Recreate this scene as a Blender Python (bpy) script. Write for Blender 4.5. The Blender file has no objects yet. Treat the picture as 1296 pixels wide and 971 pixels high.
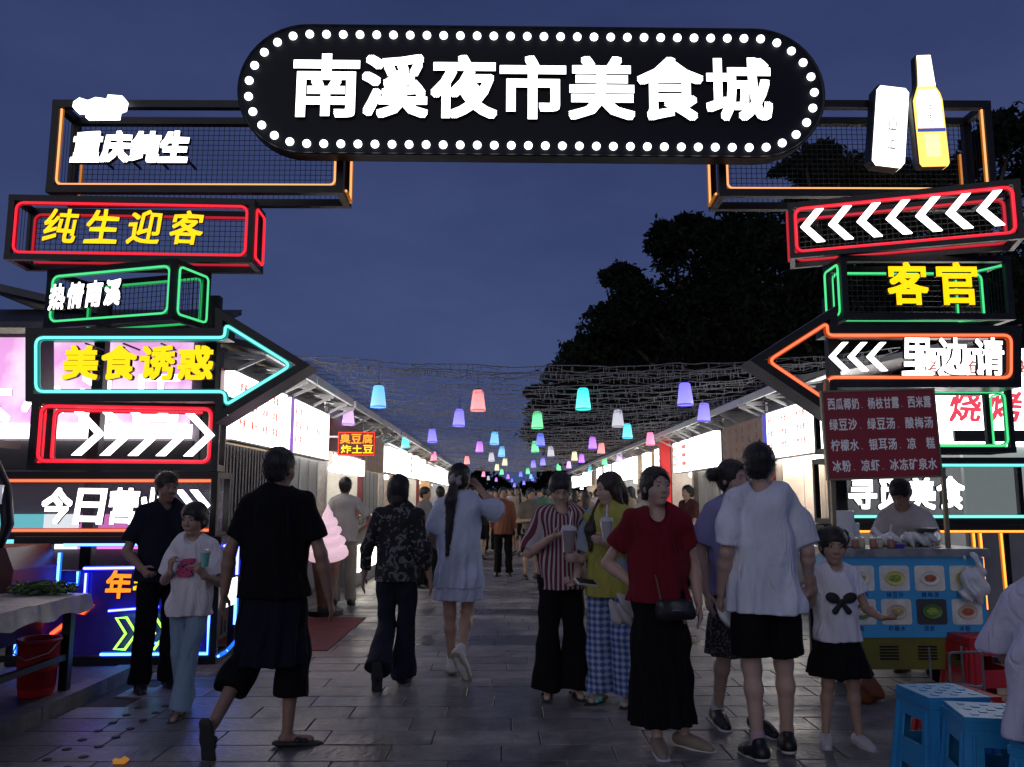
import bpy, math, random
import numpy as np
from mathutils import Vector, Matrix

R = math.radians
SC = bpy.context.scene
COL = SC.collection
random.seed(7)
rng = np.random.default_rng(7)

# ------------------------------------------------------------------ camera
F = 1050.0
CAM = Vector((0, 0, 1.43))
PITCH, YAW = R(7.85), R(-0.44)
cam_d = bpy.data.cameras.new('camera')
cam = bpy.data.objects.new('camera', cam_d)
COL.objects.link(cam)
cam.location = CAM
cam.rotation_euler = (R(90) + PITCH, 0, YAW)
cam_d.sensor_width = 36
cam_d.lens = 36 * F / 1296
cam_d.clip_start = .05
cam_d.clip_end = 900
SC.camera = cam
_M = cam.rotation_euler.to_matrix()
_RT, _UP, _FW = _M @ Vector((1, 0, 0)), _M @ Vector((0, 1, 0)), _M @ Vector((0, 0, -1))


def _ray(px, py):
    return _FW + _RT * ((px - 648) / F) + _UP * ((485.5 - py) / F)


def P(px, py, Y):                       # the place whose distance along the street is Y
    d = _ray(px, py)
    return CAM + d * (Y / d.y)


def PG(px, py, z=0.0):                  # on the ground (or a level z)
    d = _ray(px, py)
    return CAM + d * ((z - CAM.z) / d.z)


# ------------------------------------------------------------------ dusk sky, added fill light behind the viewer
W = bpy.data.worlds.new("World")
SC.world = W
W.use_nodes = True
nt = W.node_tree
bg = nt.nodes['Background']
sky = nt.nodes.new('ShaderNodeTexSky')
sky.sky_type = 'NISHITA'
sky.sun_disc = False
sky.sun_elevation = R(-4.0)
sky.sun_rotation = R(200)
sky.air_density = 1.6
sky.dust_density = 1.5
sky.ozone_density = 3.0
tc = nt.nodes.new('ShaderNodeTexCoord')
nz = nt.nodes.new('ShaderNodeTexNoise')
nz.inputs['Scale'].default_value = 1.6
nz.inputs['Detail'].default_value = 8
nz.inputs['Roughness'].default_value = .62
mp = nt.nodes.new('ShaderNodeMapping')
mp.inputs['Scale'].default_value = (1, 1, 2.6)
nt.links.new(tc.outputs['Generated'], mp.inputs['Vector'])
nt.links.new(mp.outputs['Vector'], nz.inputs['Vector'])
rp = nt.nodes.new('ShaderNodeValToRGB')
rp.color_ramp.elements[0].position = .3
rp.color_ramp.elements[0].color = (.70, .73, .79, 1)
rp.color_ramp.elements[1].position = .75
rp.color_ramp.elements[1].color = (1.26, 1.22, 1.15, 1)
nt.links.new(nz.outputs['Fac'], rp.inputs['Fac'])
sep = nt.nodes.new('ShaderNodeSeparateXYZ')
nt.links.new(tc.outputs['Generated'], sep.inputs[0])
el = nt.nodes.new('ShaderNodeValToRGB')
el.color_ramp.elements[0].position = 0.0
el.color_ramp.elements[0].color = (.052, .077, .190, 1)
el.color_ramp.elements[1].position = .60
el.color_ramp.elements[1].color = (.030, .044, .132, 1)
nt.links.new(sep.outputs['Z'], el.inputs['Fac'])
cl_ = nt.nodes.new('ShaderNodeMixRGB')
cl_.blend_type = 'MULTIPLY'
cl_.inputs['Fac'].default_value = 1
nt.links.new(el.outputs['Color'], cl_.inputs['Color1'])
nt.links.new(rp.outputs['Color'], cl_.inputs['Color2'])
sk = nt.nodes.new('ShaderNodeMixRGB')           # cloud deck lit by the last of the dusk + the clear-sky model
sk.blend_type = 'ADD'
sk.inputs['Fac'].default_value = 1
sc2 = nt.nodes.new('ShaderNodeMixRGB')
sc2.blend_type = 'MULTIPLY'
sc2.inputs['Fac'].default_value = 1
sc2.inputs['Color2'].default_value = (.06, .06, .05, 1)
nt.links.new(sky.outputs['Color'], sc2.inputs['Color1'])
nt.links.new(sc2.outputs['Color'], sk.inputs['Color1'])
nt.links.new(cl_.outputs['Color'], sk.inputs['Color2'])
nt.links.new(sk.outputs['Color'], bg.inputs['Color'])
bg.inputs['Strength'].default_value = 1.0

sun_d = bpy.data.lights.new('rear_fill', 'SUN')  # added fill, stands for lamps and stalls behind the viewer
sun_d.energy = .43
sun_d.angle = R(60)
sun_d.color = (1.0, .97, .98)
sun = bpy.data.objects.new('rear_fill', sun_d)
COL.objects.link(sun)
sun.rotation_euler = (R(74), 0, R(-18))

SC.view_settings.view_transform = 'Standard'
SC.view_settings.look = 'None'
SC.view_settings.exposure = 0
SC.view_settings.gamma = 1
SC.cycles.use_denoising = True
SC.cycles.max_bounces = 5
SC.cycles.diffuse_bounces = 3
SC.cycles.glossy_bounces = 3
SC.cycles.transmission_bounces = 4
SC.cycles.transparent_max_bounces = 8
SC.cycles.sample_clamp_indirect = 4
SC.cycles.caustics_reflective = False
SC.cycles.caustics_refractive = False

# ------------------------------------------------------------------ materials
MATS = {}


def mat(name, col=(.5, .5, .5), rough=.6, metal=0.0, em=None, es=0.0, bump=0.0, bscale=40.0, var=0.0, vscale=3.0,
        trans=0.0, spec=.5, stretch=(1, 1, 1), col2=None, rvar=0.0, alpha=1.0, sheen=0.0, world=False):
    if name in MATS:
        return MATS[name]
    m = bpy.data.materials.new(name)
    m.use_nodes = True
    t = m.node_tree
    b = t.nodes['Principled BSDF']
    b.inputs['Base Color'].default_value = (*col, 1)
    b.inputs['Roughness'].default_value = rough
    b.inputs['Metallic'].default_value = metal
    b.inputs['Specular IOR Level'].default_value = spec
    b.inputs['Transmission Weight'].default_value = trans
    b.inputs['Alpha'].default_value = alpha
    b.inputs['Sheen Weight'].default_value = sheen
    if em:
        b.inputs['Emission Color'].default_value = (*em, 1)
        b.inputs['Emission Strength'].default_value = es
    if bump or var or rvar:
        c = t.nodes.new('ShaderNodeTexCoord')
        g = t.nodes.new('ShaderNodeMapping')
        g.inputs['Scale'].default_value = stretch
        t.links.new(c.outputs['Object'], g.inputs['Vector'])
    if var or rvar:
        n = t.nodes.new('ShaderNodeTexNoise')
        n.inputs['Scale'].default_value = vscale
        n.inputs['Detail'].default_value = 6
        n.inputs['Roughness'].default_value = .62
        t.links.new(g.outputs['Vector'], n.inputs['Vector'])
    if var:
        r_ = t.nodes.new('ShaderNodeValToRGB')
        c2 = col2 or tuple(min(1, x * (1 + var)) for x in col)
        c1 = tuple(x * (1 - var) for x in col) if col2 is None else col
        r_.color_ramp.elements[0].color = (*c1, 1)
        r_.color_ramp.elements[1].color = (*c2, 1)
        r_.color_ramp.elements[0].position = .32
        r_.color_ramp.elements[1].position = .68
        t.links.new(n.outputs['Fac'], r_.inputs['Fac'])
        t.links.new(r_.outputs['Color'], b.inputs['Base Color'])
    if rvar:
        q = t.nodes.new('ShaderNodeMapRange')
        q.inputs['From Min'].default_value = .3
        q.inputs['From Max'].default_value = .7
        q.inputs['To Min'].default_value = max(.05, rough - rvar)
        q.inputs['To Max'].default_value = min(1, rough + rvar)
        t.links.new(n.outputs['Fac'], q.inputs['Value'])
        t.links.new(q.outputs['Result'], b.inputs['Roughness'])
    if bump:
        n2 = t.nodes.new('ShaderNodeTexNoise')
        n2.inputs['Scale'].default_value = bscale
        n2.inputs['Detail'].default_value = 7
        t.links.new(g.outputs['Vector'], n2.inputs['Vector'])
        bp = t.nodes.new('ShaderNodeBump')
        bp.inputs['Strength'].default_value = bump
        bp.inputs['Distance'].default_value = .012
        t.links.new(n2.outputs['Fac'], bp.inputs['Height'])
        t.links.new(bp.outputs['Normal'], b.inputs['Normal'])
    if world and (bump or var or rvar):
        ge = t.nodes.new('ShaderNodeNewGeometry')
        t.links.new(ge.outputs['Position'], g.inputs['Vector'])
        st = t.nodes.new('ShaderNodeTexNoise')
        st.inputs['Scale'].default_value = .9
        st.inputs['Detail'].default_value = 8
        st.inputs['Roughness'].default_value = .7
        t.links.new(ge.outputs['Position'], st.inputs['Vector'])
        sr = t.nodes.new('ShaderNodeMapRange')
        sr.inputs['From Min'].default_value = .38
        sr.inputs['From Max'].default_value = .62
        sr.inputs['To Min'].default_value = .42
        sr.inputs['To Max'].default_value = 1.25
        t.links.new(st.outputs['Fac'], sr.inputs['Value'])
        mu = t.nodes.new('ShaderNodeMixRGB')
        mu.blend_type = 'MULTIPLY'
        mu.inputs['Fac'].default_value = 1
        t.links.new(r_.outputs['Color'], mu.inputs['Color1'])
        t.links.new(sr.outputs['Result'], mu.inputs['Color2'])
        t.links.new(mu.outputs['Color'], b.inputs['Base Color'])
        rr_ = t.nodes.new('ShaderNodeMapRange')
        rr_.inputs['From Min'].default_value = .38
        rr_.inputs['From Max'].default_value = .60
        rr_.inputs['To Min'].default_value = max(.2, rough - .14)
        rr_.inputs['To Max'].default_value = rough + .15
        t.links.new(st.outputs['Fac'], rr_.inputs['Value'])
        t.links.new(rr_.outputs['Result'], b.inputs['Roughness'])
    MATS[name] = m
    return m


def emis(name, col, s, core=None):
    return mat(name, tuple(c * .6 for c in col), .5, em=col, es=s)


def pattern(name, kind, c1, c2, scale, c3=None):
    if name in MATS:
        return MATS[name]
    m = mat(name, c1, .85, bump=.25, bscale=60)
    t = m.node_tree
    b = t.nodes['Principled BSDF']
    c = t.nodes.new('ShaderNodeTexCoord')
    r_ = t.nodes.new('ShaderNodeValToRGB')
    r_.color_ramp.interpolation = 'CONSTANT'
    e = r_.color_ramp.elements
    e[0].color = (*c1, 1)
    e[1].color = (*c2, 1)
    if kind == 'stripe':
        sx = t.nodes.new('ShaderNodeSeparateXYZ')
        t.links.new(c.outputs['Object'], sx.inputs[0])
        at = t.nodes.new('ShaderNodeMath')
        at.operation = 'ARCTAN2'
        t.links.new(sx.outputs['X'], at.inputs[0])
        t.links.new(sx.outputs['Y'], at.inputs[1])
        w = t.nodes.new('ShaderNodeMath')
        w.operation = 'MULTIPLY'
        w.inputs[1].default_value = scale
        t.links.new(at.outputs[0], w.inputs[0])
        s = t.nodes.new('ShaderNodeMath')
        s.operation = 'SINE'
        t.links.new(w.outputs[0], s.inputs[0])
        h = t.nodes.new('ShaderNodeMath')
        h.operation = 'MULTIPLY_ADD'
        h.inputs[1].default_value = .5
        h.inputs[2].default_value = .5
        t.links.new(s.outputs[0], h.inputs[0])
        e[1].position = .62
        t.links.new(h.outputs[0], r_.inputs['Fac'])
        out = r_.outputs['Color']
    elif kind == 'plaid':
        outs = []
        for ax in ('X', 'Z'):
            w = t.nodes.new('ShaderNodeTexWave')
            w.bands_direction = ax
            w.inputs['Scale'].default_value = scale
            w.inputs['Distortion'].default_value = .4
            t.links.new(c.outputs['Object'], w.inputs['Vector'])
            outs.append(w.outputs['Fac'])
        a = t.nodes.new('ShaderNodeMath')
        a.operation = 'ADD'
        t.links.new(outs[0], a.inputs[0])
        t.links.new(outs[1], a.inputs[1])
        h = t.nodes.new('ShaderNodeMath')
        h.operation = 'MULTIPLY'
        h.inputs[1].default_value = .5
        t.links.new(a.outputs[0], h.inputs[0])
        r_.color_ramp.interpolation = 'LINEAR'
        e[0].position, e[1].position = .3, .8
        t.links.new(h.outputs[0], r_.inputs['Fac'])
        out = r_.outputs['Color']
    else:                               # floral / blotches
        n = t.nodes.new('ShaderNodeTexNoise')
        n.inputs['Scale'].default_value = scale
        n.inputs['Detail'].default_value = 3
        n.inputs['Distortion'].default_value = 1.4
        t.links.new(c.outputs['Object'], n.inputs['Vector'])
        e[1].position = .46
        if c3:
            q = r_.color_ramp.elements.new(.56)
            q.color = (*c3, 1)
        t.links.new(n.outputs['Fac'], r_.inputs['Fac'])
        out = r_.outputs['Color']
    t.links.new(out, b.inputs['Base Color'])
    return m


BLACK = mat('black_steel', (.012, .012, .014), .42, .3, bump=.08, bscale=60, var=.4, vscale=9)
GREY = mat('galvanised_steel', (.33, .33, .34), .38, .7, var=.25, vscale=12, rvar=.12)
PANELB = mat('dark_panel', (.004, .005, .010), .5, spec=.25)
CASING = {}
WHITE_E = emis('white_led', (1, 1, 1), 3.2)
DOT_E = emis('bulb_white', (.93, .97, 1), 3.0)
YEL_E = emis('yellow_led', (1, .60, .0), 1.38)
YEL2_E = emis('orange_led', (1, .27, .01), 1.4)
RED_E = emis('red_neon', (1, .022, .045), 1.15)
ORA_E = emis('orange_red_neon', (1, .17, .07), 1.6)
AMB_E = emis('amber_neon', (1, .42, .15), 1.3)
GRN_E = emis('green_neon', (.10, 1, .34), .85)
CYA_E = emis('cyan_neon', (.22, 1, .90), 1.3)
BLU_E = emis('blue_neon', (.07, .08, 1), 14.0)
BLW_E = emis('ice_blue_neon', (.07, .20, 1), 7.0)
LIME_E = emis('lime_neon', (.35, 1, .06), 2.4)
CORE_E = emis('neon_core', (1, .85, .7), 3.0)

# ------------------------------------------------------------------ mesh helpers


class MB:
    def __init__(s):
        s.v, s.f, s.m = [], [], []
        s.k = 0

    def add(s, vs, fs):
        o = len(s.v)
        s.v += [tuple(v) for v in vs]
        s.f += [tuple(i + o for i in f) for f in fs]
        s.m += [s.k] * len(fs)

    def box(s, a, b, M=None):
        x0, y0, z0 = a
        x1, y1, z1 = b
        vs = [Vector(p) for p in ((x0, y0, z0), (x1, y0, z0), (x1, y1, z0), (x0, y1, z0), (x0, y0, z1), (x1, y0, z1), (x1, y1, z1), (x0, y1, z1))]
        if M is not None:
            vs = [M @ v for v in vs]
        s.add(vs, [(0, 3, 2, 1), (4, 5, 6, 7), (0, 1, 5, 4), (1, 2, 6, 5), (2, 3, 7, 6), (3, 0, 4, 7)])
        return s

    def bar(s, a, b, w=.05, h=None, up=(0, 0, 1)):
        h = h or w
        a, b = Vector(a), Vector(b)
        d = (b - a)
        L = d.length
        d.normalize()
        u = Vector(up)
        if abs(d.dot(u)) > .97:
            u = Vector((0, 1, 0))
        x = d.cross(u).normalized()
        z = x.cross(d)
        M = Matrix((x, d, z)).transposed().to_4x4()
        M.translation = a
        return s.box((-w / 2, 0, -h / 2), (w / 2, L, h / 2), M)

    def tube(s, pts, r, n=8, closed=False, cap=True):
        pts = [Vector(p) for p in pts]
        N = len(pts)
        rr = r if isinstance(r, (list, tuple)) else [r] * N
        rings = []
        prev = None
        for i, p in enumerate(pts):
            a = pts[(i - 1) % N] if (closed or i > 0) else p
            b = pts[(i + 1) % N] if (closed or i < N - 1) else p
            d = (b - a).normalized()
            if prev is None:
                u = Vector((0, 0, 1)) if abs(d.z) < .9 else Vector((0, 1, 0))
                x = d.cross(u).normalized()
            else:
                x = (prev - d * prev.dot(d))
                x = x.normalized() if x.length > 1e-6 else d.orthogonal().normalized()
            prev = x
            y = d.cross(x)
            rings.append([p + (x * math.cos(2 * math.pi * k / n) + y * math.sin(2 * math.pi * k / n)) * rr[i] for k in range(n)])
        vs = [v for q in rings for v in q]
        fs = []
        M = N if closed else N - 1
        for i in range(M):
            j = (i + 1) % N
            for k in range(n):
                l = (k + 1) % n
                fs.append((i * n + k, i * n + l, j * n + l, j * n + k))
        if cap and not closed:
            fs.append(tuple(range(n))[::-1])
            fs.append(tuple((N - 1) * n + k for k in range(n)))
        s.add(vs, fs)
        return s

    def lathe(s, prof, n=20, c=(0, 0, 0), cap=True):
        vs, fs = [], []
        for (r, z) in prof:
            for k in range(n):
                a = 2 * math.pi * k / n
                vs.append((c[0] + r * math.cos(a), c[1] + r * math.sin(a), c[2] + z))
        for i in range(len(prof) - 1):
            for k in range(n):
                l = (k + 1) % n
                fs.append((i * n + k, i * n + l, (i + 1) * n + l, (i + 1) * n + k))
        if cap:
            fs.append(tuple(range(n))[::-1])
            fs.append(tuple((len(prof) - 1) * n + k for k in range(n)))
        s.add(vs, fs)
        return s

    def prism(s, poly, y0, y1, M=None):     # polygon in the xz plane, thick along y
        n = len(poly)
        vs = [Vector((x, y0, z)) for x, z in poly] + [Vector((x, y1, z)) for x, z in poly]
        if M is not None:
            vs = [M @ v for v in vs]
        fs = [tuple(range(n)), tuple(range(2 * n - 1, n - 1, -1))]
        for i in range(n):
            j = (i + 1) % n
            fs.append((j, i, i + n, j + n))
        s.add(vs, fs)
        return s

    def build(s, name, material=None, parent=None, smooth=False, **props):
        me = bpy.data.meshes.new(name)
        me.from_pydata(s.v, [], s.f)
        ms = material if isinstance(material, (list, tuple)) else [material]
        for m_ in ms:
            if m_:
                me.materials.append(m_)
        if len(ms) > 1:
            me.polygons.foreach_set('material_index', s.m)
        if smooth:
            me.polygons.foreach_set('use_smooth', [True] * len(me.polygons))
        me.update()
        return link(name, me, parent, **props)


def link(name, data, parent=None, **props):
    o = bpy.data.objects.new(name, data)
    COL.objects.link(o)
    if parent:
        o.parent = parent
    for k, v in props.items():
        o[k] = v
    return o


def tag(o, label=None, cat=None, group=None, kind=None):
    if label:
        o['label'] = label
    if cat:
        o['category'] = cat
    if group:
        o['group'] = group
    if kind:
        o['kind'] = kind
    return o


def thing(name, label, cat, loc=(0, 0, 0), rz=0.0, group=None, scale=1.0):
    o = bpy.data.objects.new(name, None)
    COL.objects.link(o)
    o.empty_display_size = .1
    o.location = loc
    o.rotation_euler = (0, 0, rz)
    o.scale = (scale,) * 3
    return tag(o, label, cat, group)


def copy_tree(root, loc=None, rz=None, label=None, parent=None):
    c = root.copy()
    COL.objects.link(c)
    c.parent = parent
    if loc is not None:
        c.location = loc
    if rz is not None:
        c.rotation_euler = (0, 0, rz)
    if label:
        c['label'] = label
    for ch in root.children:
        copy_tree(ch, parent=c)
    return c


_glyph = {}


def glyph(ch):
    """outline triangles of one character, unit size"""
    if ch in _glyph:
        return _glyph[ch]
    c = bpy.data.curves.new('t', 'FONT')
    c.body = ch
    c.size = 1
    c.resolution_u = 2
    o = bpy.data.objects.new('t', c)
    COL.objects.link(o)
    dg = bpy.context.evaluated_depsgraph_get()
    dg.update()
    me = bpy.data.meshes.new_from_object(o.evaluated_get(dg))
    vs = [(v.co.x, v.co.y) for v in me.vertices]
    fs = [tuple(p.vertices) for p in me.polygons]
    # outline edges, used once
    cnt = {}
    for f in fs:
        for i in range(len(f)):
            e = (f[i], f[(i + 1) % len(f)])
            k = (min(e), max(e))
            cnt[k] = None if k in cnt else e
    ed = [e for e in cnt.values() if e]
    bpy.data.objects.remove(o)
    bpy.data.meshes.remove(me)
    bpy.data.curves.remove(c)
    if vs:
        xs = [v[0] for v in vs]
        ys = [v[1] for v in vs]
        cx, cy = (min(xs) + max(xs)) / 2, (min(ys) + max(ys)) / 2
        vs = [(x - cx, y - cy) for x, y in vs]
    _glyph[ch] = (vs, fs, ed)
    return _glyph[ch]


def put_glyph(mb, ch, x, z, w, h, y=0.0, t=.03, bold=.03, shear=0.0, rough=0.0):
    """a solid character in the xz plane facing -y, centred on x, z"""
    vs, fs, ed = glyph(ch)
    if not vs:
        return
    xs = [v[0] for v in vs]
    ys = [v[1] for v in vs]
    sx = w / max(max(xs) - min(xs) + 2 * bold, .35)
    sz = h / max(max(ys) - min(ys) + 2 * bold, .35)
    if ch in '、一':
        sx = sz = h
    offs = [(0, 0)] if bold <= 0 else [(a * bold, b * bold) for a in (-1, 0, 1) for b in (-1, 0, 1)]
    if bold > .045:
        offs += [(a * bold * .5, b * bold * .5) for a in (-1, 1) for b in (-1, 1)]
    for i, (dx, dz) in enumerate(offs):
        e = .0002 * i
        n = len(vs)
        p = []
        for yy in (y - t - e, y - e):
            for (vx, vz) in vs:
                X, Z = (vx + dx), (vz + dz)
                if rough:
                    X += rough * math.sin(9 * vz + 5 * vx)
                    Z += rough * math.sin(7 * vx + 2)
                p.append((x + (X + shear * Z) * sx, yy, z + Z * sz))
        ff = [f for f in fs]
        ff2 = [tuple(reversed([q + n for q in f])) for f in fs] if t > .002 else []
        sides = [(b, a, a + n, b + n) for a, b in ed] if t > .002 else []
        mb.k = 0
        if t <= .002:
            mb.add(p[:n], ff)
        else:
            mb.add(p, ff + ff2 + sides)
            mb.m[-len(ff2 + sides):] = [1] * len(ff2 + sides)


def text_row(s, x0, x1, z, h, y, parent, material, t=.03, bold=.03, shear=0., rough=0., name='character', single=True, slope=0.0, wf=.92):
    n = len(s)
    pitch = (x1 - x0) / n
    mb = MB()
    for i, ch in enumerate(s):
        if ch == ' ':
            continue
        cx = x0 + pitch * (i + .5)
        cz = z + slope * (cx - x0)
        if single:
            q = MB()
            put_glyph(q, ch, cx, cz, pitch * wf, h, y, t, bold, shear, rough)
            q.build(name, (material, BLACK), parent)
        else:
            if ch == '、':
                put_glyph(mb, ch, cx - pitch * .2, cz - h * .35, pitch * wf * .3, h * .3, y, t, bold, shear, rough)
            else:
                put_glyph(mb, ch, cx, cz, pitch * wf, h, y, t, bold, shear, rough)
    if not single and mb.v:
        mb.build('lettering', material, parent, kind='stuff')


def rrect(x0, z0, x1, z1, r, y, n=4):
    pts = []
    for (cx, cz, a0) in ((x1 - r, z1 - r, 0), (x0 + r, z1 - r, 90), (x0 + r, z0 + r, 180), (x1 - r, z0 + r, 270)):
        for k in range(n + 1):
            a = R(a0 + 90 * k / n)
            pts.append((cx + r * math.cos(a), y, cz + r * math.sin(a)))
    return pts


def round_poly(pts, r, n=4):
    out = []
    N = len(pts)
    for i in range(N):
        p, a, b = Vector(pts[i]), Vector(pts[i - 1]), Vector(pts[(i + 1) % N])
        da, db = (a - p).normalized(), (b - p).normalized()
        rr = min(r, (a - p).length * .45, (b - p).length * .45)
        for k in range(n + 1):
            t = k / n
            q0 = p + da * rr
            q1 = p + db * rr
            out.append(q0 * (1 - t) ** 2 + p * 2 * t * (1 - t) + q1 * t * t)
    return out


def jitter_mesh_grid(mb, x0, x1, z0, z1, y, st=.045, r=.0022):
    x = x0 + st
    while x < x1:
        mb.box((x - r, y - r, z0), (x + r, y + r, z1))
        x += st
    z = z0 + st
    while z < z1:
        mb.box((x0, y - r * 3, z - r), (x1, y - r * 1.2, z + r))
        z += st


def chevron(mb, cx, cz, w, h, th, y, t=.03, d=1, flat=0.0):
    """solid chevron; d=1 points right, -1 left; th = stroke width along x"""
    x0 = cx - d * w / 2
    x1 = cx + d * w / 2
    poly = [(x0, cz + h / 2), (x0 + d * th, cz + h / 2), (x1, cz), (x0 + d * th, cz - h / 2), (x0, cz - h / 2), (x1 - d * th, cz)]
    if d > 0:
        poly = poly[::-1]
    mb.prism(poly, y - t, y)


def sign_base(name, label, xl, yt, xr, yb, Yl, Yr, depth, group, cat='neon sign'):
    a = P(xl, yb, Yl)
    b = P(xr, yb, Yr)
    top = P(xl, yt, Yl)
    rz = math.atan2(b.y - a.y, b.x - a.x)
    w = math.hypot(b.x - a.x, b.y - a.y)
    h = top.z - a.z
    o = thing(name, label, cat, a, rz, group)
    return o, w, h


def casing(m):  # casing behind a tube, dim glow in its colour imitates the neon halo
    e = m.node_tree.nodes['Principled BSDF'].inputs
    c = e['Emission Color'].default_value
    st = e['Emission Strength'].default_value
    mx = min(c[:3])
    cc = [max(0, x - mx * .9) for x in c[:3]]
    return mat('halo_casing_' + m.name, tuple(.3 * x for x in cc), .4, em=tuple(cc), es=.22 * st)


def box_frame(o, w, h, d, bar=.055, front=None, back=None, side_l=None, side_r=None, tube=.012, mesh=True, backpanel=None, inset=.0):
    f = MB()
    b = bar / 2
    e = .0015
    for y in (b, d - b):
        f.box((0, y - b, 0), (w, y + b, bar))
        f.box((0, y - b, h - bar), (w, y + b, h))
        for x in (0, w - bar):
            f.box((x + e, y - b + e, bar), (x + bar - e, y + b - e, h - bar))
    for x in (0, w - bar):
        for z in (0, h - bar):
            f.box((x + e, bar, z + e), (x + bar - e, d - bar, z + bar - e))
    f.build('frame', BLACK, o)
    g = bar + tube * 1.2 + inset

    def loop(m, y):
        t_ = MB().tube(rrect(g, g, w - g, h - g, min(.06, h * .12), y), tube, 6, closed=True).build('neon_tube', m, o, smooth=True)
        MB().tube(rrect(g, g, w - g, h - g, min(.06, h * .12), y + .018), tube * 1.6, 6, closed=True).build('halo_casing', casing(m), t_, smooth=True)
    if front:
        loop(front, -.0 + tube)
    if back:
        loop(back, d - bar - tube)
    for m, x in ((side_l, -tube * .5), (side_r, w + tube * .5)):
        if m:
            pts = [(x, p[0], p[2]) for p in rrect(bar + tube, bar + tube, d - bar, h - bar - tube, .04, 0)]
            MB().tube(pts, tube, 6, closed=True).build('neon_tube', m, o, smooth=True)
    if mesh:
        q = MB()
        jitter_mesh_grid(q, bar, w - bar, bar, h - bar, d - bar * .5, .05)
        # ends
        for x in (bar * .5, w - bar * .5):
            y = .09
            while y < d - .05:
                q.box((x - .002, y - .002, bar), (x + .002, y + .002, h - bar))
                y += .05
        q.build('wire_mesh', BLACK, o, kind='stuff')
    if backpanel:
        MB().box((bar, d - bar - .02, bar), (w - bar, d - bar - .012, h - bar)).build('back_panel', backpanel, o)

# ------------------------------------------------------------------ ground and paving
STONE = [mat('stone_%d' % i, c, .42, bump=.6, bscale=26, var=.35, vscale=5.5, world=True) for i, c in enumerate(
    ((.215, .200, .192), (.180, .168, .162), (.250, .232, .220), (.150, .141, .136)))]
DSTONE = mat('stone_dark_band', (.060, .058, .062), .30, bump=.3, bscale=20, var=.3, vscale=4, world=True)
MORT = mat('mortar', (.045, .043, .045), .9, bump=.4, bscale=50)
g = MB()
g.box((-250, -60, -.40), (250, 420, -.013))
ground = g.build('ground', MORT, None, kind='structure')
slab_mesh = {}


def slab(w, d, mi, parent, x, y, rz=0, m=None):
    key = (round(w, 2), round(d, 2), mi)
    if key not in slab_mesh:
        q = MB()
        e = .004
        a, b = w / 2, d / 2
        q.add([(-a, -b, -.012), (a, -b, -.012), (a, b, -.012), (-a, b, -.012), (-a, -b, -e), (a, -b, -e), (a, b, -e), (-a, b, -e),
               (-a + e, -b + e, 0), (a - e, -b + e, 0), (a - e, b - e, 0), (-a + e, b - e, 0)],
              [(0, 1, 5, 4), (1, 2, 6, 5), (2, 3, 7, 6), (3, 0, 4, 7), (4, 5, 9, 8), (5, 6, 10, 9), (6, 7, 11, 10), (7, 4, 8, 11), (8, 9, 10, 11)])
        me = bpy.data.meshes.new('paving_slab')
        me.from_pydata(q.v, [], q.f)
        me.materials.append(m or STONE[mi])
        slab_mesh[key] = me
    o = link('paving_slab', slab_mesh[key], parent)
    o.location = (x, y, random.uniform(-.0025, .0015))
    o.rotation_euler = (random.uniform(-.002, .002), random.uniform(-.002, .002), 0)
    return o


y = 3.6
row = 0
far = {0: MB(), 1: MB(), 2: MB(), 3: MB(), 9: MB()}
BW, BD = .64, .30
while y < 34:
    band = 8.15 < y < 8.75 or 10.35 < y < 10.9
    off = (row * .5 + .13 * math.sin(row * 2.3)) % 1 * BW
    x = -9.0 + off
    half = .66 * y + .4
    while x < 9:
        if abs(x) < half + .5 or y > 8.2:
            gap = .006
            if y < 8.1 and x > -3.25:
                mi = random.choice((0, 0, 1, 2, 3))
                slab(BW - gap, BD - gap, mi, ground, x + BW / 2, y + BD / 2)
            elif x < -3.25 and y < 7.9:
                pass
            elif abs(x) < .7 * y:
                q = far[9] if band else far[random.choice((0, 0, 1, 2, 3))]
                z = random.uniform(-.003, 0)
                q.box((x + gap / 2, y + gap / 2, -.012), (x + BW - gap / 2, y + BD - gap / 2, z))
        x += BW
    y += BD
    row += 1
for k, q in far.items():
    q.build('paving_slab_far', DSTONE if k == 9 else STONE[k], ground, kind='stuff')
MB().box((-6, 34.05, -.012), (8, 120, -.002)).build('street_surface', STONE[1], ground)

# dotted tactile row on the left
STUD = mat('stud_rubber', (.012, .012, .012), .6)
sm = None
for i in range(9):
    for j in range(2):
        if sm is None:
            sm = MB().lathe([(.026, .0), (.026, .003), (.020, .006)], 12).build('paving_stud', STUD, ground)
            o = sm
        else:
            o = sm.copy()
            COL.objects.link(o)
        o.location = (-2.52 + .17 * j + random.uniform(-.006, .006), 4.45 + .19 * i + .05 * j, .0005)

# kerb platform, left
CONC = mat('platform_concrete', (.13, .125, .12), .6, bump=.6, bscale=14, var=.4, vscale=4, world=True)
KERB = mat('kerb_stone', (.17, .165, .16), .6, bump=.5, bscale=20, var=.3, vscale=6, world=True)
pl = MB()
pl.box((-9, 2.0, -.012), (-3.12, 8.3, .085))
plat = pl.build('platform', CONC, None, kind='structure')
for i in range(7):
    MB().box((-3.118, 2.0 + i * .9 + .004, -.012), (-2.98, 2.0 + (i + 1) * .9 - .004, .095)).build('kerb_stone', KERB, plat)
# red mat in front of the first stalls
rm = MB().box((-2.9, 8.1, .001), (-1.68, 10.3, .007)).build('floor_mat', mat('red_mat', (.17, .02, .022), .7, bump=.5, bscale=120, var=.3, vscale=7), None)
tag(rm, 'red mat lying on the paving in front of the left stalls', 'mat')

# ------------------------------------------------------------------ arch of light boxes
GL, GR = 'sign boxes stacked on the left side of the arch', 'sign boxes stacked on the right side of the arch'

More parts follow.
